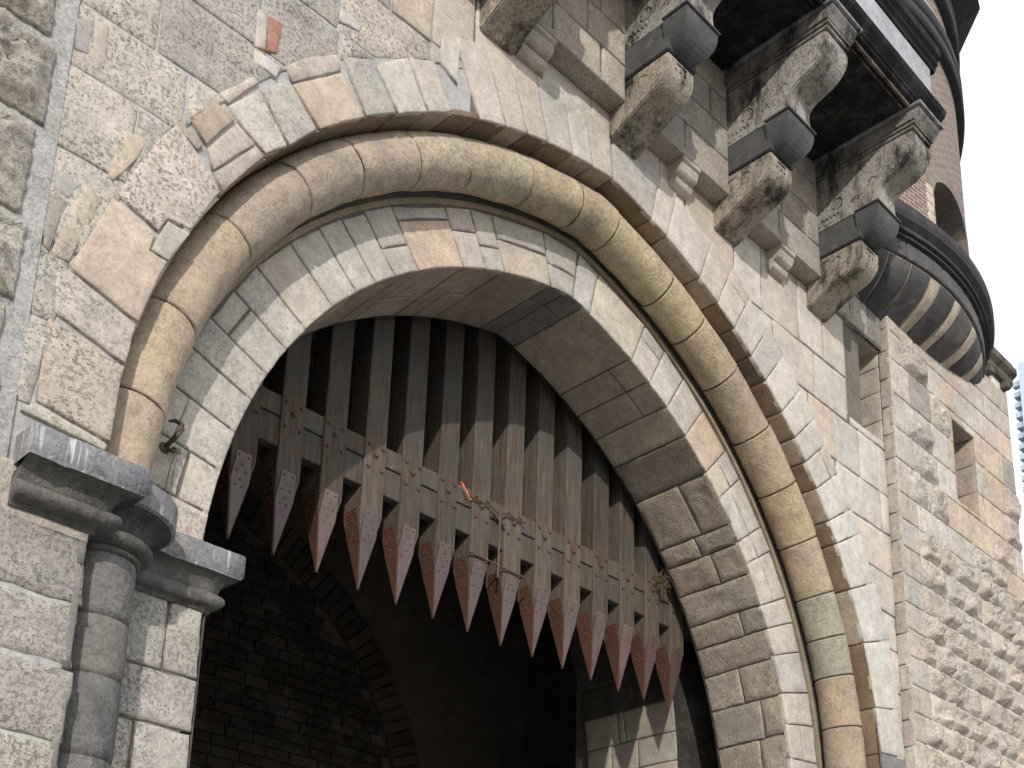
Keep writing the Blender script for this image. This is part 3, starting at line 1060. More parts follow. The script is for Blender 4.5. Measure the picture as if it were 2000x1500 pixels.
# edge quoin + courses
def pier_rows():
    out = []
    z = 2.3
    while z < 8.9:
        if z < 6.6: h = random.uniform(.235, .265)
        elif z < 8.35: h = random.uniform(.26, .36)
        else: h = (8.95 - z) / max(1, round((8.95 - z) / .3))
        if z < 6.6 and z + h > 6.6: h = 6.6 - z if 6.6 - z > .15 else h
        u = PX1
        while u < XR - .01:
            w = random.uniform(.24, .44) if z < 6.6 else random.uniform(.26, .52)
            if u == PX1: w = random.choice([.22, .34])
            if u + w > XR - .15: w = XR - u
            out.append((u, u + w, z, z + h)); u += w
        z += h
        if h < 0.02: break
    return out
rr = minus(pier_rows(), W2)
for r in rr:
    if r[1] - r[0] < .03 or r[3] - r[2] < .03: continue
    zc_ = (r[2] + r[3]) / 2
    sm = random.random()
    inb = (W2[0] - .3 < r[0] < W2[1] + .25 and W2[2] - .3 < zc_ < W2[3] + .3)
    c = random.choice([C(214, 202, 188), C(220, 206, 190), C(208, 198, 188), C(218, 200, 178), C(210, 206, 200), C(216, 196, 180)])
    edge = r[0] == PX1
    if zc_ < 6.6 and not edge:
        if sm < .04: b.stone(rect_poly(r, .009), prm, jcol(C(160, 160, 162)), .25, 0, step=.08)
        elif sm < .10: b.stone(rect_poly(r, .009), prm, jcol(c), .4, 0.012, step=.07)
        else: b.stone(rect_poly(r, .010), prm, jcol(c), .42, 0.075 + random.uniform(-.015, .015), bev=.012, step=.05, jit=.006, face=.0)
    elif zc_ < 8.35 and not edge:
        if sm < .07: b.stone(rect_poly(r, .006), prm, jcol(C(154, 154, 158)), .3, 0)
        elif sm < .52 and not inb: b.stone(rect_poly(r, .008), prm, jcol(c), .5, 0.06, bev=.012, step=.05, jit=.006)
        elif sm < .60: b.stone(rect_poly(r, .006), prm, jcol(C(222, 194, 158)), .2, 0)
        else: b.stone(rect_poly(r, .005), prm, jcol(random.choice(WHITE)), .25, 0.004)
    else:
        b.stone(rect_poly(r, .005), prm, jcol(c), .3 if edge else .25, 0.004 if not edge else 0)
b.build('rusticated_pier', M_rough, gate)

# ---- windows: reveals of stone blocks around a dark recess
def window(name, x0, x1, z0, z1, yf, dep, col):
    b = MB()
    rm = lambda u, v, h: (x1 - h, u, v)
    z = z0
    while z < z1 - .01:
        h = min(random.uniform(.22, .3), z1 - z)
        if z1 - z - h < .12: h = z1 - z
        b.stone([(yf + .02, z + .003), (yf + dep, z + .003), (yf + dep, z + h - .003), (yf + .02, z + h - .003)], rm, jcol(col), .3, 0.006, step=.06)
        z += h
    b.col = (*col, .3)
    b.quad((x0, yf + .0, z0), (x0, yf + dep, z0), (x0, yf + dep, z1), (x0, yf + .0, z1))
    b.quad((x0, yf + .01, z1), (x1, yf + .01, z1), (x1, yf + dep, z1), (x0, yf + dep, z1))
    b.quad((x0, yf + .01, z0), (x1, yf + .01, z0), (x1, yf + dep, z0 + .08), (x0, yf + dep, z0 + .08))
    o = b.build(name, M_stone, gate)
    b = MB(); b.quad((x0 - .1, yf + dep + .01, z0 - .1), (x1 + .1, yf + dep + .01, z0 - .1), (x1 + .1, yf + dep + .01, z1 + .1), (x0 - .1, yf + dep + .01, z1 + .1))
    b.box(x0 - .01, x1 + .01, yf + dep - .03, yf + dep, (z0 + z1) / 2 - .02, (z0 + z1) / 2 + .02)
    b.build('window_pane', M_glass, o)
window('window', WIN[0], WIN[1], WIN[2], WIN[3], 0.0, .55, C(204, 190, 166))
window('window', W2[0], W2[1], W2[2], W2[3], YP, .42, C(194, 172, 148))

# cornice at the head of the right wall and the plain wall above the pier
b = MB(); b.col = (*C(120, 112, 98), .6)
b.prism([(YP + .2, 9.05), (YP - .03, 9.05), (YP - .05, 9.08), (YP - .05, 9.13), (YP - .10, 9.17), (YP - .10, 9.24), (YP - .06, 9.25), (YP - .06, 9.32), (YP + .2, 9.36)], 8.3, XR + .06, bev=.004)
for x in (10.9, 11.28):
    b.box(x, x + .10, YP - .06, YP + .05, 8.97, 9.05, .008)
b.build('cornice', M_soot, gate)

# upper wall between the brackets: stands proud on a beam, carried by small ogee consoles
b = MB()
bay = [(2.2, 3.965), (4.245, 5.179), (5.459, 6.38), (6.66, 7.654), (7.934, 8.86)]
b.col = (*C(176, 160, 136), .3)
for (x0, x1) in bay[:-1]:
    b.prism([(.05, 8.24), (-.15, 8.24), (-.15, 8.30), (.05, 8.30)], x0, x1, bev=.004)
    b.col = (*MORT_D, .3)
    b.quad((x0, -.140, 8.29), (x1, -.140, 8.29), (x1, -.140, 9.4), (x0, -.140, 9.4))
    uw = wallmap(-.152)
    for r in rows(x0, x1, 8.245, 9.36, (.27, .31), (.3, .55)):
        b.stone(rect_poly(r, .005), uw, jcol(random.choice([C(196, 184, 166), C(182, 172, 158), C(204, 190, 170), C(168, 164, 158)])), .6, .012 if random.random() < .4 else 0, bev=.010)
b.col = (*MORT_D, .3)
for (x0, x1) in bay[-1:]:
    uw = wallmap(-.03)
    b.quad((x0, -.02, 8.22), (x1 + .1, -.02, 8.22), (x1 + .1, -.02, 9.4), (x0, -.02, 9.4))
    for r in rows(x0, x1, 8.225, 9.36, (.3, .36), (.3, .5)):
        b.stone(rect_poly(r, .005), uw, jcol(random.choice([C(186, 178, 166), C(150, 146, 142)])), .8, .02)
b.build('upper_wall', M_stone, gate)
def small_console(x0, x1):
    b = MB(); b.col = (*C(206, 192, 168), .3)
    P = [(.03, 8.24), (-.148, 8.24), (-.148, 8.205), (-.13, 8.20), (-.125, 8.17)]
    for i in range(6):
        a = i / 5 * pi / 2
        P.append((-.06 - .06 * cos(a), 8.165 - .045 * sin(a)))
    P += [(-.075, 8.10), (-.06, 8.065), (-.03, 8.05), (.03, 8.05)]
    b.prism(P, x0, x1, bev=.004)
    b.build('small_console', M_stone, gate, recalc=True)
small_console(4.27, 4.50); small_console(5.83, 6.03); small_console(7.08, 7.28)

# ================================================================== BALCONY ON BRACKETS
bal = thing('bracketed_gallery', (6.0, -0.6, 9.35), 'sooty stone gallery high above the arch carried on four carved double brackets', 'gallery')
def smooth_path(P, n=4):
    out = []
    m_ = len(P)
    for i in range(m_ - 1):
        p0 = P[max(i - 1, 0)]; p1 = P[i]; p2 = P[i + 1]; p3 = P[min(i + 2, m_ - 1)]
        for k in range(n):
            t = k / n
            out.append(tuple(0.5 * ((2 * p1[j]) + (-p0[j] + p2[j]) * t + (2 * p0[j] - 5 * p1[j] + 4 * p2[j] - p3[j]) * t * t + (-p0[j] + 3 * p1[j] - 3 * p2[j] + p3[j]) * t ** 3) for j in (0, 1)))
    out.append(P[-1])
    return out
def arc_marks(b, x, cy, cz, r, a0, a1, w=.008, n=14):
    pts = [(x, cy + r * cos(a0 + (a1 - a0) * i / n), cz + r * sin(a0 + (a1 - a0) * i / n)) for i in range(n + 1)]
    b.tube(pts, w, 6)
def bracket(xb, worn):
    w = .28
    root = MB(); root.col = (*C(190, 172, 146), .75)
    prof = [(.06, 8.02)] + smooth_path([(-.03, 8.02), (-.10, 8.055), (-.286, 8.14), (-.43, 8.19), (-.505, 8.26), (-.52, 8.34), (-.518, 8.412)], 4) + [(.06, 8.412)]
    root.prism(prof, xb, xb + w, bev=.009)
    r = root.build('bracket', M_soot, bal, recalc=True)
    # basalt block with cushion end
    q = MB(); q.col = (*C(92, 92, 93), .15); q.smooth = False
    x0, x1 = xb - .012, xb + w + .012
    q.box(x0, x1, -.53, .05, 8.422, 8.662, .006)
    # quarter round cushion, mitred at both sides
    n_ = 8
    rings = []
    for i in range(n_ + 1):
        a = i / n_ * pi / 2
        k = sin(a)
        y = -.53 - .17 * k
        zz_ = 8.422 + .20 * (1 - cos(a))
        ins = .0
        e_ = .085 * (1 - k) - .02 * k
        rings.append([q.vert((x0 + e_, y, zz_)), q.vert((x1 - e_, y, zz_)), q.vert((x1 - e_, -.50, zz_)), q.vert((x0 + e_, -.50, zz_))])
    rings.append([q.vert((x0 - .02, -.70, 8.645)), q.vert((x1 + .02, -.70, 8.645)), q.vert((x1 + .02, -.50, 8.645)), q.vert((x0 - .02, -.50, 8.645))])
    for u, v_ in zip(rings[:-1], rings[1:]):
        for k in range(4):
            q.face([u[k], u[(k + 1) % 4], v_[(k + 1) % 4], v_[k]])
    q.face(rings[-1])
    q.box(x0 - .034, x1 + .034, -.716, -.50, 8.648, 8.664, .002)
    q.build('basalt_cushion', M_slate, r, recalc=True)
    # upper console
    up = MB(); up.col = (*C(186, 178, 164), .7)
    pu = [(.06, 8.668)] + [(-.690, 8.668)] + smooth_path([(-.70, 8.69), (-.695, 8.80), (-.76, 8.865), (-.90, 8.91), (-.99, 8.975), (-1.03, 9.06), (-1.02, 9.15), (-1.0, 9.17)], 4) + [(.06, 9.17)]
    up.prism(pu, xb, xb + w, bev=.010)
    up.build('upper_console', M_soot, r, recalc=True)
    # stepped cap
    cp = MB(); cp.col = (*C(168, 160, 150), .5)
    cp.box(xb - .008, xb + w + .008, -1.035, .04, 9.172, 9.196, .003)
    cp.box(xb - .018, xb + w + .018, -1.05, .04, 9.206, 9.228, .003)
    cp.prism([(.04, 9.232), (-1.052, 9.232), (-1.075, 9.27), (-1.10, 9.30), (-1.105, 9.318), (.04, 9.318)], xb - .035, xb + w + .035, bev=.002)
    cp.col = (*C(176, 176, 184), .2)
    cp.box(xb - .06, xb + w + .06, -1.13, .04, 9.325, 9.348, .003)
    cp.build('bracket_cap', M_soot, r, recalc=True)
    # black raised tubes painting the shade of carved grooves, left cheeks and front
    x = xb - .001
    def mark(name, f):
        mk = MB(); f(mk); mk.build(name, M_black, r)
    mark('ring_groove_shade', lambda mk: arc_marks(mk, x, -.33, 8.855, .05, -1.0, 4.6, .005))
    mark('ring_groove_shade', lambda mk: arc_marks(mk, x, -.30, 8.315, .04, 0.2, 2.8, .005))
    for q_ in range(5):
        mark('chevron_groove_shade', lambda mk: mk.tube([(x, -.17 - .035 * q_, 8.745), (x, -.187 - .035 * q_, 8.775), (x, -.204 - .035 * q_, 8.75)], .006, 5))
    for q_ in range(4):
        mark('chevron_groove_shade', lambda mk: mk.tube([(x, -.46 - .03 * q_, 8.80 + .02 * (q_ % 2)), (x, -.475 - .03 * q_, 8.82 + .02 * (q_ % 2))], .007, 5))
    for q_ in range(4):
        mark('line_groove_shade', lambda mk: mk.tube([(x, -.10 - .05 * q_, 8.705), (x, -.12 - .05 * q_, 8.709)], .005, 5))
    mark('line_groove_shade', lambda mk: mk.tube([(x, -.12, 8.35), (x, -.22, 8.362)], .005, 5))
    mark('line_groove_shade', lambda mk: mk.tube([(x, -.62, 8.90), (x, -.66, 8.93), (x, -.69, 8.90)], .005, 5))
    mark('line_groove_shade', lambda mk: mk.tube([(xb + .09, -.524, 8.37), (xb + .19, -.524, 8.37)], .006, 5))
    for q_ in range(3):
        mark('line_groove_shade', lambda mk: mk.tube([(xb + .07 + .05 * q_, -.522, 8.32), (xb + .085 + .05 * q_, -.522, 8.32)], .006, 5))
    return r
for i, xb in enumerate((3.965, 5.179, 6.38, 7.654)):
    bracket(xb, i)
# soffit slab, black mouldings, pale parapet, dark coping
XL, XB = 2.2, 8.02
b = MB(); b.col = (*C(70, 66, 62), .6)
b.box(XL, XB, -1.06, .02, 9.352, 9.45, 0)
for xa, xb_ in ((XL, 3.90), (4.31, 5.11), (5.53, 6.31), (6.73, 7.58)):
    # coffer mouldings between the brackets
    b.col = (*C(150, 130, 110), .3)
    b.box(xa, xb_, -1.045, -1.025, 9.318, 9.352)
    b.box(xa, xb_, -.995, -.982, 9.325, 9.352)
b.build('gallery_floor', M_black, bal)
b = MB(); b.col = (*C(60, 60, 70), .2)
b.prism([(-1.0, 9.353), (-1.075, 9.353), (-1.09, 9.37), (-1.10, 9.372), (-1.10, 9.385), (-1.15, 9.43), (-1.165, 9.46), (-1.165, 9.475), (-1.0, 9.475)], XL, XB - .03, bev=.002)
b.build('fascia_moulding', M_black, bal, recalc=True)
b = MB(); b.col = (*C(188, 192, 204), .3)
b.box(XL, XB - .20, -1.13, -.9, 9.478, 9.80, .006)
b.box(XB - .42, XB - .205, -.9, -.03, 9.478, 9.80, .006)
b.col = (*C(206, 196, 170), .2)
b.box(XL, XB - .18, -1.145, -.95, 9.479, 9.497, .004)
b.build('parapet', M_stone, bal)
b = MB(); b.col = (*C(48, 46, 50), .4)
b.prism([(-.88, 9.803), (-1.14, 9.803), (-1.15, 9.84), (-1.17, 9.86), (-1.17, 9.89), (-1.20, 9.92), (-1.20, 10.00), (-.88, 10.00)], XL, XB - .13, bev=.003)
b.prism([(-.03, 9.803), (-.879, 9.803), (-.879, 10.00), (-.03, 10.0)], XB - .44, XB - .13, bev=.003)
b.build('coping', M_black, bal, recalc=True)

# ================================================================== ROUND TOWER
TX, TY = 9.36, 2.61
tower = thing('round_tower', (TX, TY, 8.5), 'round red brick tower with dark belt rings rising behind the gallery', 'tower')
def tp(th, r, z):     # th: angle from -y towards +x
    return (TX + r * sin(th), TY - r * cos(th), z)
# corbelled stone skirt, banded dark and pale
cp_prof = [(2.66, 8.50), (2.74, 8.555), (2.83, 8.60), (2.92, 8.65), (2.99, 8.71), (3.05, 8.79), (3.085, 8.87)]
ls = [0]
for p, q in zip(cp_prof[:-1], cp_prof[1:]): ls.append(ls[-1] + math.dist(p, q))
def skirt(u, v, h):
    v = min(max(v, 0), ls[-1] - 1e-5)
    i = max(k for k in range(len(ls) - 1) if ls[k] <= v)
    f = (v - ls[i]) / (ls[i + 1] - ls[i])
    r = cp_prof[i][0] + f * (cp_prof[i + 1][0] - cp_prof[i][0]); z = cp_prof[i][1] + f * (cp_prof[i + 1][1] - cp_prof[i][1])
    return tp(u / 3.0, r + h * .7, z - h * .7)
b = MB(); b.smooth = True
def latheT(b, prof, a0=-1.5, a1=1.75, seg=150):
    rings = [[b.vert(tp(a0 + (a1 - a0) * k / seg, r, z)) for k in range(seg + 1)] for r, z in prof]
    for u, w in zip(rings[:-1], rings[1:]):
        for k in range(seg):
            b.face([u[k], u[k + 1], w[k + 1], w[k]])
b.col = (*C(188, 176, 152), .3)
latheT(b, [(r - .012, z + .01) for r, z in cp_prof])
u = -1.7
i = 0
random.seed(5)
while u < 3.4:
    dark = i % 2 == 0
    w = random.uniform(.26, .34) if dark else random.uniform(.12, .17)
    c = jcol(random.choice([C(92, 92, 98), C(84, 84, 90), C(102, 100, 102)])) if dark else jcol(random.choice([C(196, 182, 156), C(182, 166, 140)]))
    if u < -.65: c = jcol(C(90, 92, 98)); w = .28
    b.stone([(u + .008, 0), (u + w - .008, 0), (u + w - .008, ls[-1] - .01), (u + .008, ls[-1] - .01)], skirt, c, .5, 0.010, bev=.014, step=.06)
    u += w; i += 1
# plain dark course above
cm = lambda u, v, h: tp(u / 3.0, 3.10 + h, v)
u = -1.6
while u < 3.6:
    w = random.uniform(.38, .62)
    b.stone([(u + .005, 8.885), (u + w - .005, 8.885), (u + w - .005, 9.05), (u + .005, 9.05)], cm, jcol(C(98, 98, 106)), .5, .006, bev=.012, step=.06)
    u += w
b.build('corbelled_skirt', M_slate, tower)
b = MB(); b.smooth = False; b.col = (*C(72, 71, 74), .5)
latheT(b, [(3.09, 9.05), (3.135, 9.055), (3.135, 9.075), (3.12, 9.078), (3.12, 9.092), (3.16, 9.096), (3.16, 9.12), (3.145, 9.124), (3.145, 9.15), (3.20, 9.19), (3.215, 9.24), (3.215, 9.30), (3.13, 9.36), (3.10, 9.40), (3.10, 9.47), (3.02, 9.52)])
b.build('tower_cornice', M_slate, tower)
# brick drum with an arched opening
RB = 3.03
tw0 = math.asin((9.28 - TX) / RB); tw1 = math.asin((10.30 - TX) / RB)
me = bpy.data.meshes.new('drum')
bm = bmesh.new(); uvl = bm.loops.layers.uv.new('UVMap')
def dquad(t0, t1, za0, za1, zb0, zb1):
    vs = [bm.verts.new(tp(t0, RB, za0)), bm.verts.new(tp(t1, RB, za1)), bm.verts.new(tp(t1, RB, zb1)), bm.verts.new(tp(t0, RB, zb0))]
    f = bm.faces.new(vs); f.smooth = True
    for lp, (t, z_) in zip(f.loops, ((t0, za0), (t1, za1), (t1, zb1), (t0, zb0))):
        lp[uvl].uv = (t * RB, z_)
def warch(t):
    k = (t - tw0) / (tw1 - tw0)
    return 9.95 + .30 * sqrt(max(0, 1 - (2 * k - 1) ** 2))
ths = [-1.5 + 3.3 * i / 110 for i in range(111)] + [tw0 + (tw1 - tw0) * i / 16 for i in range(17)]
ths = sorted(ths)
for t0, t1 in zip(ths[:-1], ths[1:]):
    if t1 - t0 < 1e-6: continue
    mid = (t0 + t1) / 2
    if tw0 < mid < tw1: dquad(t0, t1, warch(t0), warch(t1), 16, 16)
    else: dquad(t0, t1, 9.3, 9.3, 16, 16)
bm.to_mesh(me); bm.free()
link('brick_drum', me, M_brick, tower)
# opening: pale stone surround, brick reveal, dark inside
b = MB(); b.col = (*C(150, 134, 122), .4)
n_ = 18
def arcpts(off, r):
    P = [tp(tw0 - off / RB, r, 9.45)]
    for i in range(n_ + 1):
        t = tw0 + (tw1 - tw0) * i / n_
        k = 2 * i / n_ - 1
        P.append(tp(t + off * k / RB, r, warch(t) + off * sqrt(max(0, 1 - k * k)) + 0.0))
    P.append(tp(tw1 + off / RB, r, 9.45))
    return P
A, B2, C2, D2 = arcpts(0, RB - .35), arcpts(0, RB + .012), arcpts(.12, RB + .012), arcpts(.12, RB - .01)
for P, Q in ((A, B2), (B2, C2), (C2, D2)):
    for i in range(len(P) - 1):
        b.quad(P[i], P[i + 1], Q[i + 1], Q[i])
o = b.build('arched_window', M_stone, tower)
b = MB(); b.col = (*C(224, 196, 170), .2)
for i in range(5):
    z0 = 9.46 + i * .105
    w_ = .125 if i % 2 else .105
    b.stone([(0, z0 + .002), (w_, z0 + .002), (w_, z0 + .103), (0, z0 + .103)], lambda u, v, h: tp(tw0 - (.125 - u) / RB, RB + .016 + h, v), jcol(C(224, 196, 170)), .2, 0, step=.05, jit=.001, depth=.02)
b.build('window_jamb', M_stone, o)
b = MB(); b.smooth = True
for i in range(14):
    t0, t1 = tw0 - .05 + (tw1 - tw0 + .1) * i / 14, tw0 - .05 + (tw1 - tw0 + .1) * (i + 1) / 14
    b.quad(tp(t0, RB - .33, 9.3), tp(t1, RB - .33, 9.3), tp(t1, RB - .33, 10.5), tp(t0, RB - .33, 10.5))
b.build('window_shade_sheet', M_dark, o)  # near-black sheet painting the shade inside the opening
# belt rings
for z0, z1, rr_, mt in ((11.84, 12.16, 3.115, M_bandmetal), (12.62, 12.86, 3.12, M_bandmetal)):
    b = MB(); b.smooth = True; b.col = (*C(60, 60, 60), .3)
    latheT(b, [(RB - .01, z0), (rr_ - .02, z0), (rr_, z0 + .03), (rr_, z0 + .12), (rr_ - .03, z0 + .13), (rr_ - .03, z0 + .16), (rr_, z0 + .17), (rr_, z1 - .02), (rr_ - .02, z1), (RB - .01, z1)])
    b.build('belt_ring', mt, tower)
for z0 in (12.165, 12.865):
    b = MB(); b.smooth = False; b.col = (*C(206, 196, 170), .3)
    latheT(b, [(RB - .01, z0), (3.09, z0), (3.09, z0 + .06), (RB - .01, z0 + .07)])
    b.build('pale_string_course', M_stone, tower)
# dark timber bay hanging off the tower side
b = MB()
lo = [(10.78, -.15, 12.83), (10.86, .25, 12.83), (10.5, .5, 12.83), (10.45, .1, 12.83)]
hi = [(11.70, -.10, 14.30), (11.75, 1.4, 14.30), (9.9, 1.6, 14.30), (9.95, -.55, 14.30)]
li = [b.vert(p) for p in lo]; hi_ = [b.vert(p) for p in hi]
tt = [b.vert((p[0] - .25, p[1], 15.4)) for p in hi]
for u, w in ((li, hi_), (hi_, tt)):
    for k in range(4): b.face([u[k], u[(k + 1) % 4], w[(k + 1) % 4], w[k]])
b.face(li[::-1]); b.face(tt)
for k in range(1, 5):   # board joints
    f = k / 5
    p = [V(lo[0]).lerp(V(lo[3]), f), V(hi[0]).lerp(V(hi[3]), f)]
    b.tube([p[0] + V((0, -.012, 0)), p[1] + V((0, -.012, 0))], .014, 5)
b.build('hanging_bay', M_dark, tower, recalc=True)

# ================================================================== PASSAGE BEHIND THE GATE
random.seed(21)
psg = thing('gate_passage', (XC, 3.4, 0), 'dark brick vaulted passage seen through the archway behind the portcullis', 'passage')
b = MB()
GX0, GX1 = 1.2, 9.6
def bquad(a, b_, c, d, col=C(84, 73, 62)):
    b.col = (*col, .3); b.quad(a, b_, c, d)
# slot side walls, head and rear of the front wall
bquad((1.8, .7, 0), (1.8, 1.5, 0), (1.8, 1.5, 10), (1.8, .7, 10)); bquad((8.7, .7, 0), (8.7, 1.5, 0), (8.7, 1.5, 10), (8.7, .7, 10))
bquad((1.8, .7, 9.6), (8.7, .7, 9.6), (8.7, 1.5, 9.6), (1.8, 1.5, 9.6))
# rear side of the front wall around the arch
for i in range(st):
    u0, u1 = i / st, (i + 1) / st
    p, q = BC.pos(u0 * BC.L), BC.pos(u1 * BC.L)
    zb_ = 9.6
    if abs(q.x - p.x) > 1e-5:
        bquad((p.x, YB + .004, p.y), (q.x, YB + .004, q.y), (q.x, YB + .004, zb_), (p.x, YB + .004, zb_))
bquad((1.8, YB + .004, 0), (2.616, YB + .004, 0), (2.616, YB + .004, 9.6), (1.8, YB + .004, 9.6))
bquad((7.856, YB + .004, 0), (8.7, YB + .004, 0), (8.7, YB + .004, 9.6), (7.856, YB + .004, 9.6))
# chamber
bquad((GX0, 2.45, 0), (GX0, 7.2, 0), (GX0, 7.2, 9), (GX0, 2.45, 9)); bquad((GX1, 2.45, 0), (GX1, 7.2, 0), (GX1, 7.2, 9), (GX1, 2.45, 9))
bquad((GX0, 1.4, 8.6), (GX1, 1.4, 8.6), (GX1, 7.2, 8.6), (GX0, 7.2, 8.6))
bquad((GX0, 2.46, 0), (2.9, 2.46, 0), (2.9, 2.46, 9), (GX0, 2.46, 9)); bquad((7.62, 2.47, 0), (GX1, 2.47, 0), (GX1, 2.47, 9), (7.62, 2.47, 9))
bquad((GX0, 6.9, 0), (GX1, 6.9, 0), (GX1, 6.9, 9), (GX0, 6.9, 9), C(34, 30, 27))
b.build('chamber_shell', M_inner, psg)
# rear arch behind the slot with pale jamb blocks
RC = Curve(2.52, .70, 4.35, zb=0.5)
def rear(u, v, h):
    p = RC.pos(u) - RC.nrm(u) * h
    return (p.x, 1.45 + v, p.y)
b = MB(); b.col = (*MORT_D, .2)
for i in range(90):
    a0, a1 = RC.L * i / 90, RC.L * (i + 1) / 90
    p, q = RC.pos(a0), RC.pos(a1); n0, n1 = RC.nrm(a0), RC.nrm(a1)
    pp, qq = p + n0 * .012, q + n1 * .012
    b.col = (*MORT_D, .2)
    b.quad((pp.x, 1.452, pp.y), (pp.x, 2.46, pp.y), (qq.x, 2.46, qq.y), (qq.x, 1.452, qq.y))
    b.col = (*C(70, 62, 54), .3)
    p3, q3 = p + n0 * 1.4, q + n1 * 1.4
    b.quad((p.x, 1.451, p.y), (q.x, 1.451, q.y), (q3.x, 1.451, q3.y), (p3.x, 1.451, p3.y))
s_ = 0.3
while s_ < RC.L - .3:
    h = random.uniform(.24, .34)
    e = s_ + h
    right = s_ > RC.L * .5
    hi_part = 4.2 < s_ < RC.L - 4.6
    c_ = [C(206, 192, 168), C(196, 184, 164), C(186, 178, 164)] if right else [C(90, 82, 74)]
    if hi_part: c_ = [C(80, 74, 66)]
    cuts = [0, random.choice([.3, .42, .55]), random.choice([.62, .72, .8]), 1.0]
    for v0, v1 in zip(cuts[:-1], cuts[1:]):
        if v1 - v0 < .05: continue
        b.stone([(s_ + .005, v0 + .004), (e - .005, v0 + .004), (e - .005, v1 - .004), (s_ + .005, v1 - .004)], rear, jcol(random.choice(c_)), .3, 0.004, step=.1)
    s_ = e
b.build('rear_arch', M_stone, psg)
# blind arch on the far wall: brick ring and panel
FC = Curve(2.9, .6, 4.0, zb=0.3)
b = MB(); b.col = (*C(46, 40, 34), .2)
t = 0.2
while t < FC.L - .2:
    e = t + random.uniform(.11, .15)
    P = []
    for (s_, r) in ((t + .006, 0), (e - .006, 0), (e - .006, .34), (t + .006, .34)):
        q = FC.pos(s_) - FC.nrm(s_) * r
        P.append(q)
    b.stone(P, wallmap(5.0), jcol(random.choice([C(88, 76, 62), C(82, 70, 58), C(96, 82, 68)]), .2), .4, 0, step=.2)
    t = e
for r in rows(2.4, 8.2, 2.0, 7.6, (.1, .13), (.22, .34)):
    cx_, cz_ = (r[0] + r[1]) / 2, (r[2] + r[3]) / 2
    d, p, n = FC.outside(cx_, cz_)
    if d < -.36:
        b.stone(rect_poly(r, .006, .004), wallmap(5.06), jcol(random.choice([C(70, 60, 50), C(66, 56, 47), C(74, 64, 54)]), .2), .3, 0, step=.3)
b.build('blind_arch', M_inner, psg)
b = MB(); b.col = (*C(120, 104, 88), .2)
b.quad((GX0, 5.10, 0), (GX1, 5.10, 0), (GX1, 5.10, 9), (GX0, 5.10, 9))
b.build('end_wall', M_inner, psg)

# ================================================================== PORTCULLIS
random.seed(3)
port = thing('portcullis', (XC, 1.28, 4.7), 'raised oak portcullis of upright bars with riveted red brown iron spikes', 'portcullis')
YF = 1.20; BW = .172; BD = .19; SH = 5.25; TIP = 4.765; PITCH = .3155
# bar and plate meshes are shared, written around x = 0
bm_ = MB()
hw = BW / 2
ym_ = YF + BD / 2
nseg = 14
rings = []
for i in range(nseg + 1):
    z_ = SH + (9.3 - SH) * i / nseg
    rings.append([bm_.vert((x + .002 * noise.noise(V((x * 9, z_ * 2, 1))), y + .002 * noise.noise(V((x * 9, z_ * 2, 4))), z_)) for x, y in ((-hw, YF + .006), (-hw + .006, YF), (hw - .006, YF), (hw, YF + .006), (hw, YF + BD), (-hw, YF + BD))])
for u, w in zip(rings[:-1], rings[1:]):
    for k in range(6): bm_.face([u[k], u[(k + 1) % 6], w[(k + 1) % 6], w[k]])
bm_.face(rings[-1])
tz = TIP + .03
tipv = [bm_.vert((dx * .004, ym_ + dy * .004, tz)) for dx, dy in ((-1, -1), (-.9, -1), (.9, -1), (1, -1), (1, 1), (-1, 1))]
for k in range(6): bm_.face([rings[0][k], tipv[k], tipv[(k + 1) % 6], rings[0][(k + 1) % 6]])
bar_me = bm_.mesh('bar'); bar_me.materials.append(M_wood)
# plate on a pyramid face. face frame: top width BW at z=SH to 0 at TIP
def plate(side, mat):
    b = MB()
    if side == 'front':
        def P(a, z, o):      # a: -1..1 across
            f = min(1, max(0, (z - TIP) / (SH - TIP)))
            y = ym_ - (ym_ - YF) * f
            return (a * hw * f if z <= SH else a * hw, y - o, z)
        nrm = V((0, -1, -.16))
    else:
        def P(a, z, o):
            f = min(1, max(0, (z - TIP) / (SH - TIP)))
            x = -hw * f
            return (x - o, ym_ + a * (BD / 2) * f, z)
        nrm = V((-1, 0, -.16))
    zk = SH - .11
    th = .006
    out = [(-.60, SH + .035), (.60, SH + .035), (.62, SH), (1.0 * .98, zk), (1.0, zk - .05), (1.0, TIP + .02), (1, TIP), (-1, TIP), (-1, TIP + .02), (-1.0, zk - .05), (-1.0 * .98, zk), (-.62, SH)]
    if side == 'front': ztop = SH + .035
    rows_ = [(.58, SH + .03), (.62, SH - .02), (.82, zk + .02), (1.0, zk - .03), (1.0, SH - .25), (1.0, TIP + .12), (1.0, TIP - .004)]
    prev = None
    for (a, z) in rows_:
        cur = [b.vert(P(-a, z, -.01)), b.vert(P(-a, z, th)), b.vert(P(a, z, th)), b.vert(P(a, z, -.01))]
        if prev:
            for k in range(3): b.face([prev[k], prev[k + 1], cur[k + 1], cur[k]])
        else: b.face(cur[::-1])
        prev = cur
    o = [(-.36, SH + .005), (.36, SH + .005), (0, SH - .045), (-.42, SH - .085), (.42, SH - .085), (0, SH - .135), (-.42, SH - .17), (.42, SH - .17)]
    for a, z in o:
        b.ball(P(a, z, th - .001), .0085, 8, 4, nrm, .8)
    me = b.mesh('plate'); me.materials.append(mat)
    return me
pf = plate('front', M_paint); pl = plate('left', M_rust)
pr_me = pl.copy()
for v in pr_me.vertices: v.co.x = -v.co.x
pr_me.flip_normals()
def bolt_mesh(r):
    b = MB()
    b.tube([(0, 0.002, 0), (0, -.006, 0)], r * 1.35, 12)
    b.ball((0, -.006, 0), r, 10, 4, (0, -1, 0), .9)
    me = b.mesh('bolt'); me.materials.append(M_bolt)
    return me
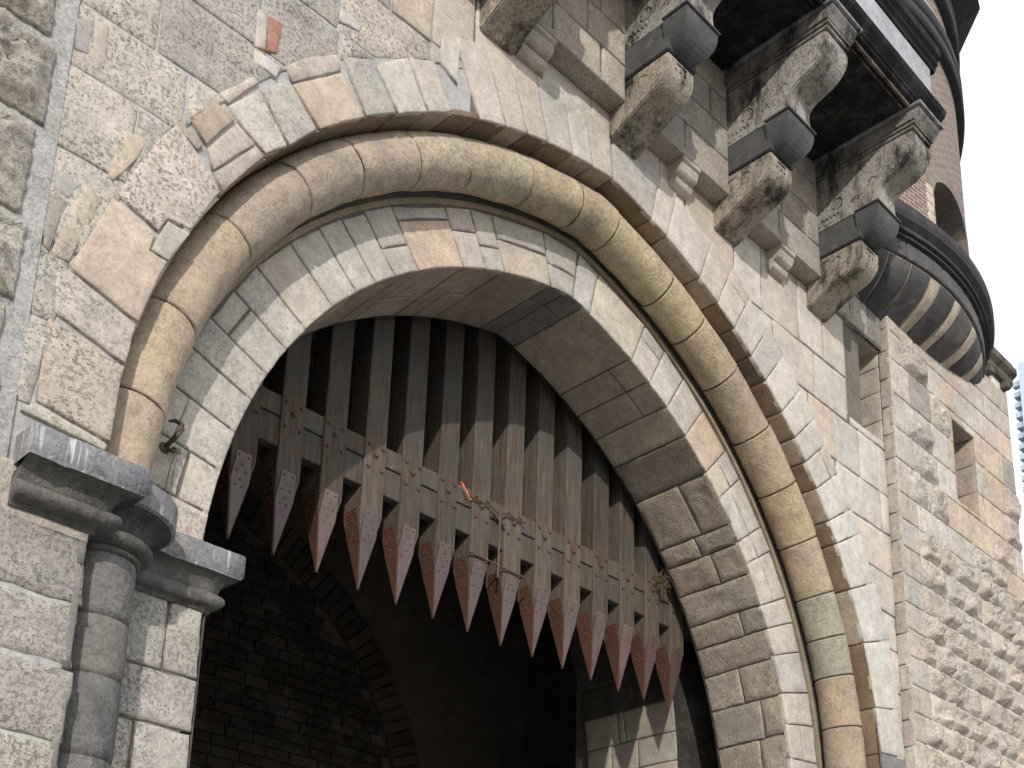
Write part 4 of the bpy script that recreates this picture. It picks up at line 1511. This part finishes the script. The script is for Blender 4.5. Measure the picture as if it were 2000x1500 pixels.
bolt_big = bolt_mesh(.017); bolt_small = bolt_mesh(.0105)
for k in range(-1, 14):
    cx = 3.34 + PITCH * k + random.uniform(-.004, .004)
    dz = random.uniform(-.006, .006)
    o = bpy.data.objects.new('bar', bar_me); COL.objects.link(o); o.parent = port
    o.location = (cx - XC, -1.28, dz - 4.7)
    ry_ = random.uniform(-.003, .003)
    o.location.x -= ry_ * 5.2
    o.rotation_euler = (0, ry_, 0)
    for nm, me in (('spike_plate', pf), ('spike_plate', pl), ('spike_plate', pr_me)):
        c = bpy.data.objects.new(nm, me); COL.objects.link(c); c.parent = o
    for (dx, z_, big) in ((0.0, 5.672, 1), (-.055, 5.735, 0), (.055, 5.735, 0), (-.055, 5.575, 0), (.055, 5.575, 0)):
        c = bpy.data.objects.new('bolt', bolt_big if big else bolt_small); COL.objects.link(c); c.parent = o
        c.location = (dx, YF, z_)
# cross rails: two boards let in between the bars
for z0, z1 in ((5.43, 5.625), (5.637, 5.775)):
    b = MB(); b.col = (.1, .1, .1, 0)
    b.box(2.7, 7.75, YF + .012, YF + .085, z0, z1, .004)
    b.build('cross_rail', M_wood, port)
b = MB(); b.box(2.7, 7.75, YF + .022, YF + .10, 7.6, 7.85, .004); b.build('cross_rail', M_wood, port)
# wrought iron T brace on the eighth bars
b = MB()
b.tube([(5.10, YF - .02, 5.70), (5.30, YF - .022, 5.70), (5.37, YF - .03, 5.672), (5.45, YF - .022, 5.70), (5.64, YF - .02, 5.70)], .007, 8)
b.tube([(5.385, YF - .028, 5.69), (5.383, YF - .026, 5.18)], .0085, 8)
b.tube([(5.11, YF - .02, 5.285), (5.66, YF - .02, 5.275)], .0075, 8)
b.tube([(5.33, YF - .02, 5.66), (5.44, YF - .02, 5.60)], .014, 6)
b.build('iron_brace', M_iron, port)

# ================================================================== SMALL THINGS
# orange twine
b = MB()
b.tube([(5.00, YF - .03, 5.765), (5.02, YF - .035, 5.755), (5.045, YF - .03, 5.725), (5.06, YF - .035, 5.71), (5.085, YF - .03, 5.675), (5.10, YF - .035, 5.665)], .0045, 6)
b.tube([(5.01, YF - .03, 5.76), (5.05, YF - .038, 5.705), (5.075, YF - .03, 5.69)], .003, 6)
tag(b.build('twine', M_twine), 'short orange twine tied round a portcullis bar above the iron brace', 'twine')
# hook and hanging cord on the inner ring
b = MB()
hy = YI
b.tube([(2.44, hy + .02, 4.60), (2.44, hy - .05, 4.61), (2.45, hy - .085, 4.635), (2.465, hy - .10, 4.67), (2.47, hy - .09, 4.70), (2.45, hy - .06, 4.725), (2.425, hy - .04, 4.72)], [.012, .012, .014, .014, .012, .010, .007], 8)
b.tube([(2.445, hy - .02, 4.585), (2.46, hy - .05, 4.57), (2.49, hy - .055, 4.575), (2.50, hy - .03, 4.60), (2.475, hy - .01, 4.61)], .009, 8)
b.ball((2.44, hy, 4.60), .03, 10, 4, (0, -1, 0), .4)
tag(b.build('iron_hook', M_iron), 'rusty curled iron hook fixed in the inner arch stones above the left capital', 'hook')
b = MB()
b.tube([(2.47, hy - .07, 4.59), (2.465, hy - .03, 4.50), (2.46, hy - .012, 4.36), (2.452, hy - .012, 4.22), (2.45, hy - .03, 4.18)], .0028, 5)
b.tube([(2.48, hy - .07, 4.59), (2.485, hy - .02, 4.45), (2.49, hy - .012, 4.34)], .0028, 5)
pts = [(2.492 + .018 * sin(a), hy - .012, 4.315 + .028 * cos(a)) for a in [2 * pi * i / 12 for i in range(13)]]
b.tube(pts, .0028, 5)
pts = [(2.482 + .016 * sin(a), hy - .012, 4.262 + .03 * cos(a)) for a in [2 * pi * i / 12 for i in range(13)]]
b.tube(pts, .0028, 5)
tag(b.build('cord', M_cord), 'thin grey looped cord hanging from the iron hook beside the roll moulding', 'cord')
b = MB()
b.tube([(2.385, YI - .008, 4.92), (2.383, YI - .008, 4.6), (2.375, YI - .008, 4.22)], .0035, 5)
tag(b.build('cable', M_cord), 'thin straight cable running down the stones beside the roll moulding to the capital', 'cable')
# bird nest of straw in the slot beside the last bars
b = MB(); random.seed(8)
nc = V((7.19, 1.155, 5.77))
for i in range(230):
    d = V((random.gauss(0, 1), random.gauss(0, .7), random.gauss(0, 1.3)))
    p = nc + d * .032
    q = p + V((random.uniform(-1, 1), random.uniform(-.6, .4), random.uniform(-1.1, .6))) * .05
    b.tube([p, (p + q) / 2 + V((random.uniform(-1, 1), 0, random.uniform(-1, 1))) * .01, q], random.uniform(.0014, .003), 4, caps=False)
for i in range(22):
    p = nc + V((random.uniform(-.03, .03), random.uniform(-.02, .02), -.02))
    q = p + V((random.uniform(-.03, .05), random.uniform(-.01, .01), random.uniform(-.16, -.06)))
    b.tube([p, (p + q) / 2, q], .0014, 4, caps=False)
tag(b.build('bird_nest', M_straw), 'straggly bird nest of dry straw wedged between portcullis and right soffit', 'nest')

# modern building far beyond the right wall
bd = thing('office_building', (44, 4, 0), 'distant modern office building with pale blue panels and grey louvres at right edge', 'building')
b = MB()
b.box(39.6, 60, -18, 10.42, 0, 28.2)
b.build('facade', M_panel, bd)
b = MB()
b.box(39.95, 44, 10.43, 10.70, 0, 27.3)
for i in range(40):
    z0 = 11 + i * .42
    b.box(39.7, 39.94, 10.43, 10.72, z0, z0 + .2)
b.build('louvres', M_louvre, bd)
for i in range(7):
    b = MB(); z0 = 5 + i * 3.3
    b.box(39.5, 39.58, -17, 9.6, z0, z0 + 1.5)
    b.build('window_band', M_glass, bd)

# ground
b = MB(); b.quad((-600, -600, 0), (600, -600, 0), (600, 600, 0), (-600, 600, 0))
tag(b.build('ground', M_pave), kind='structure')
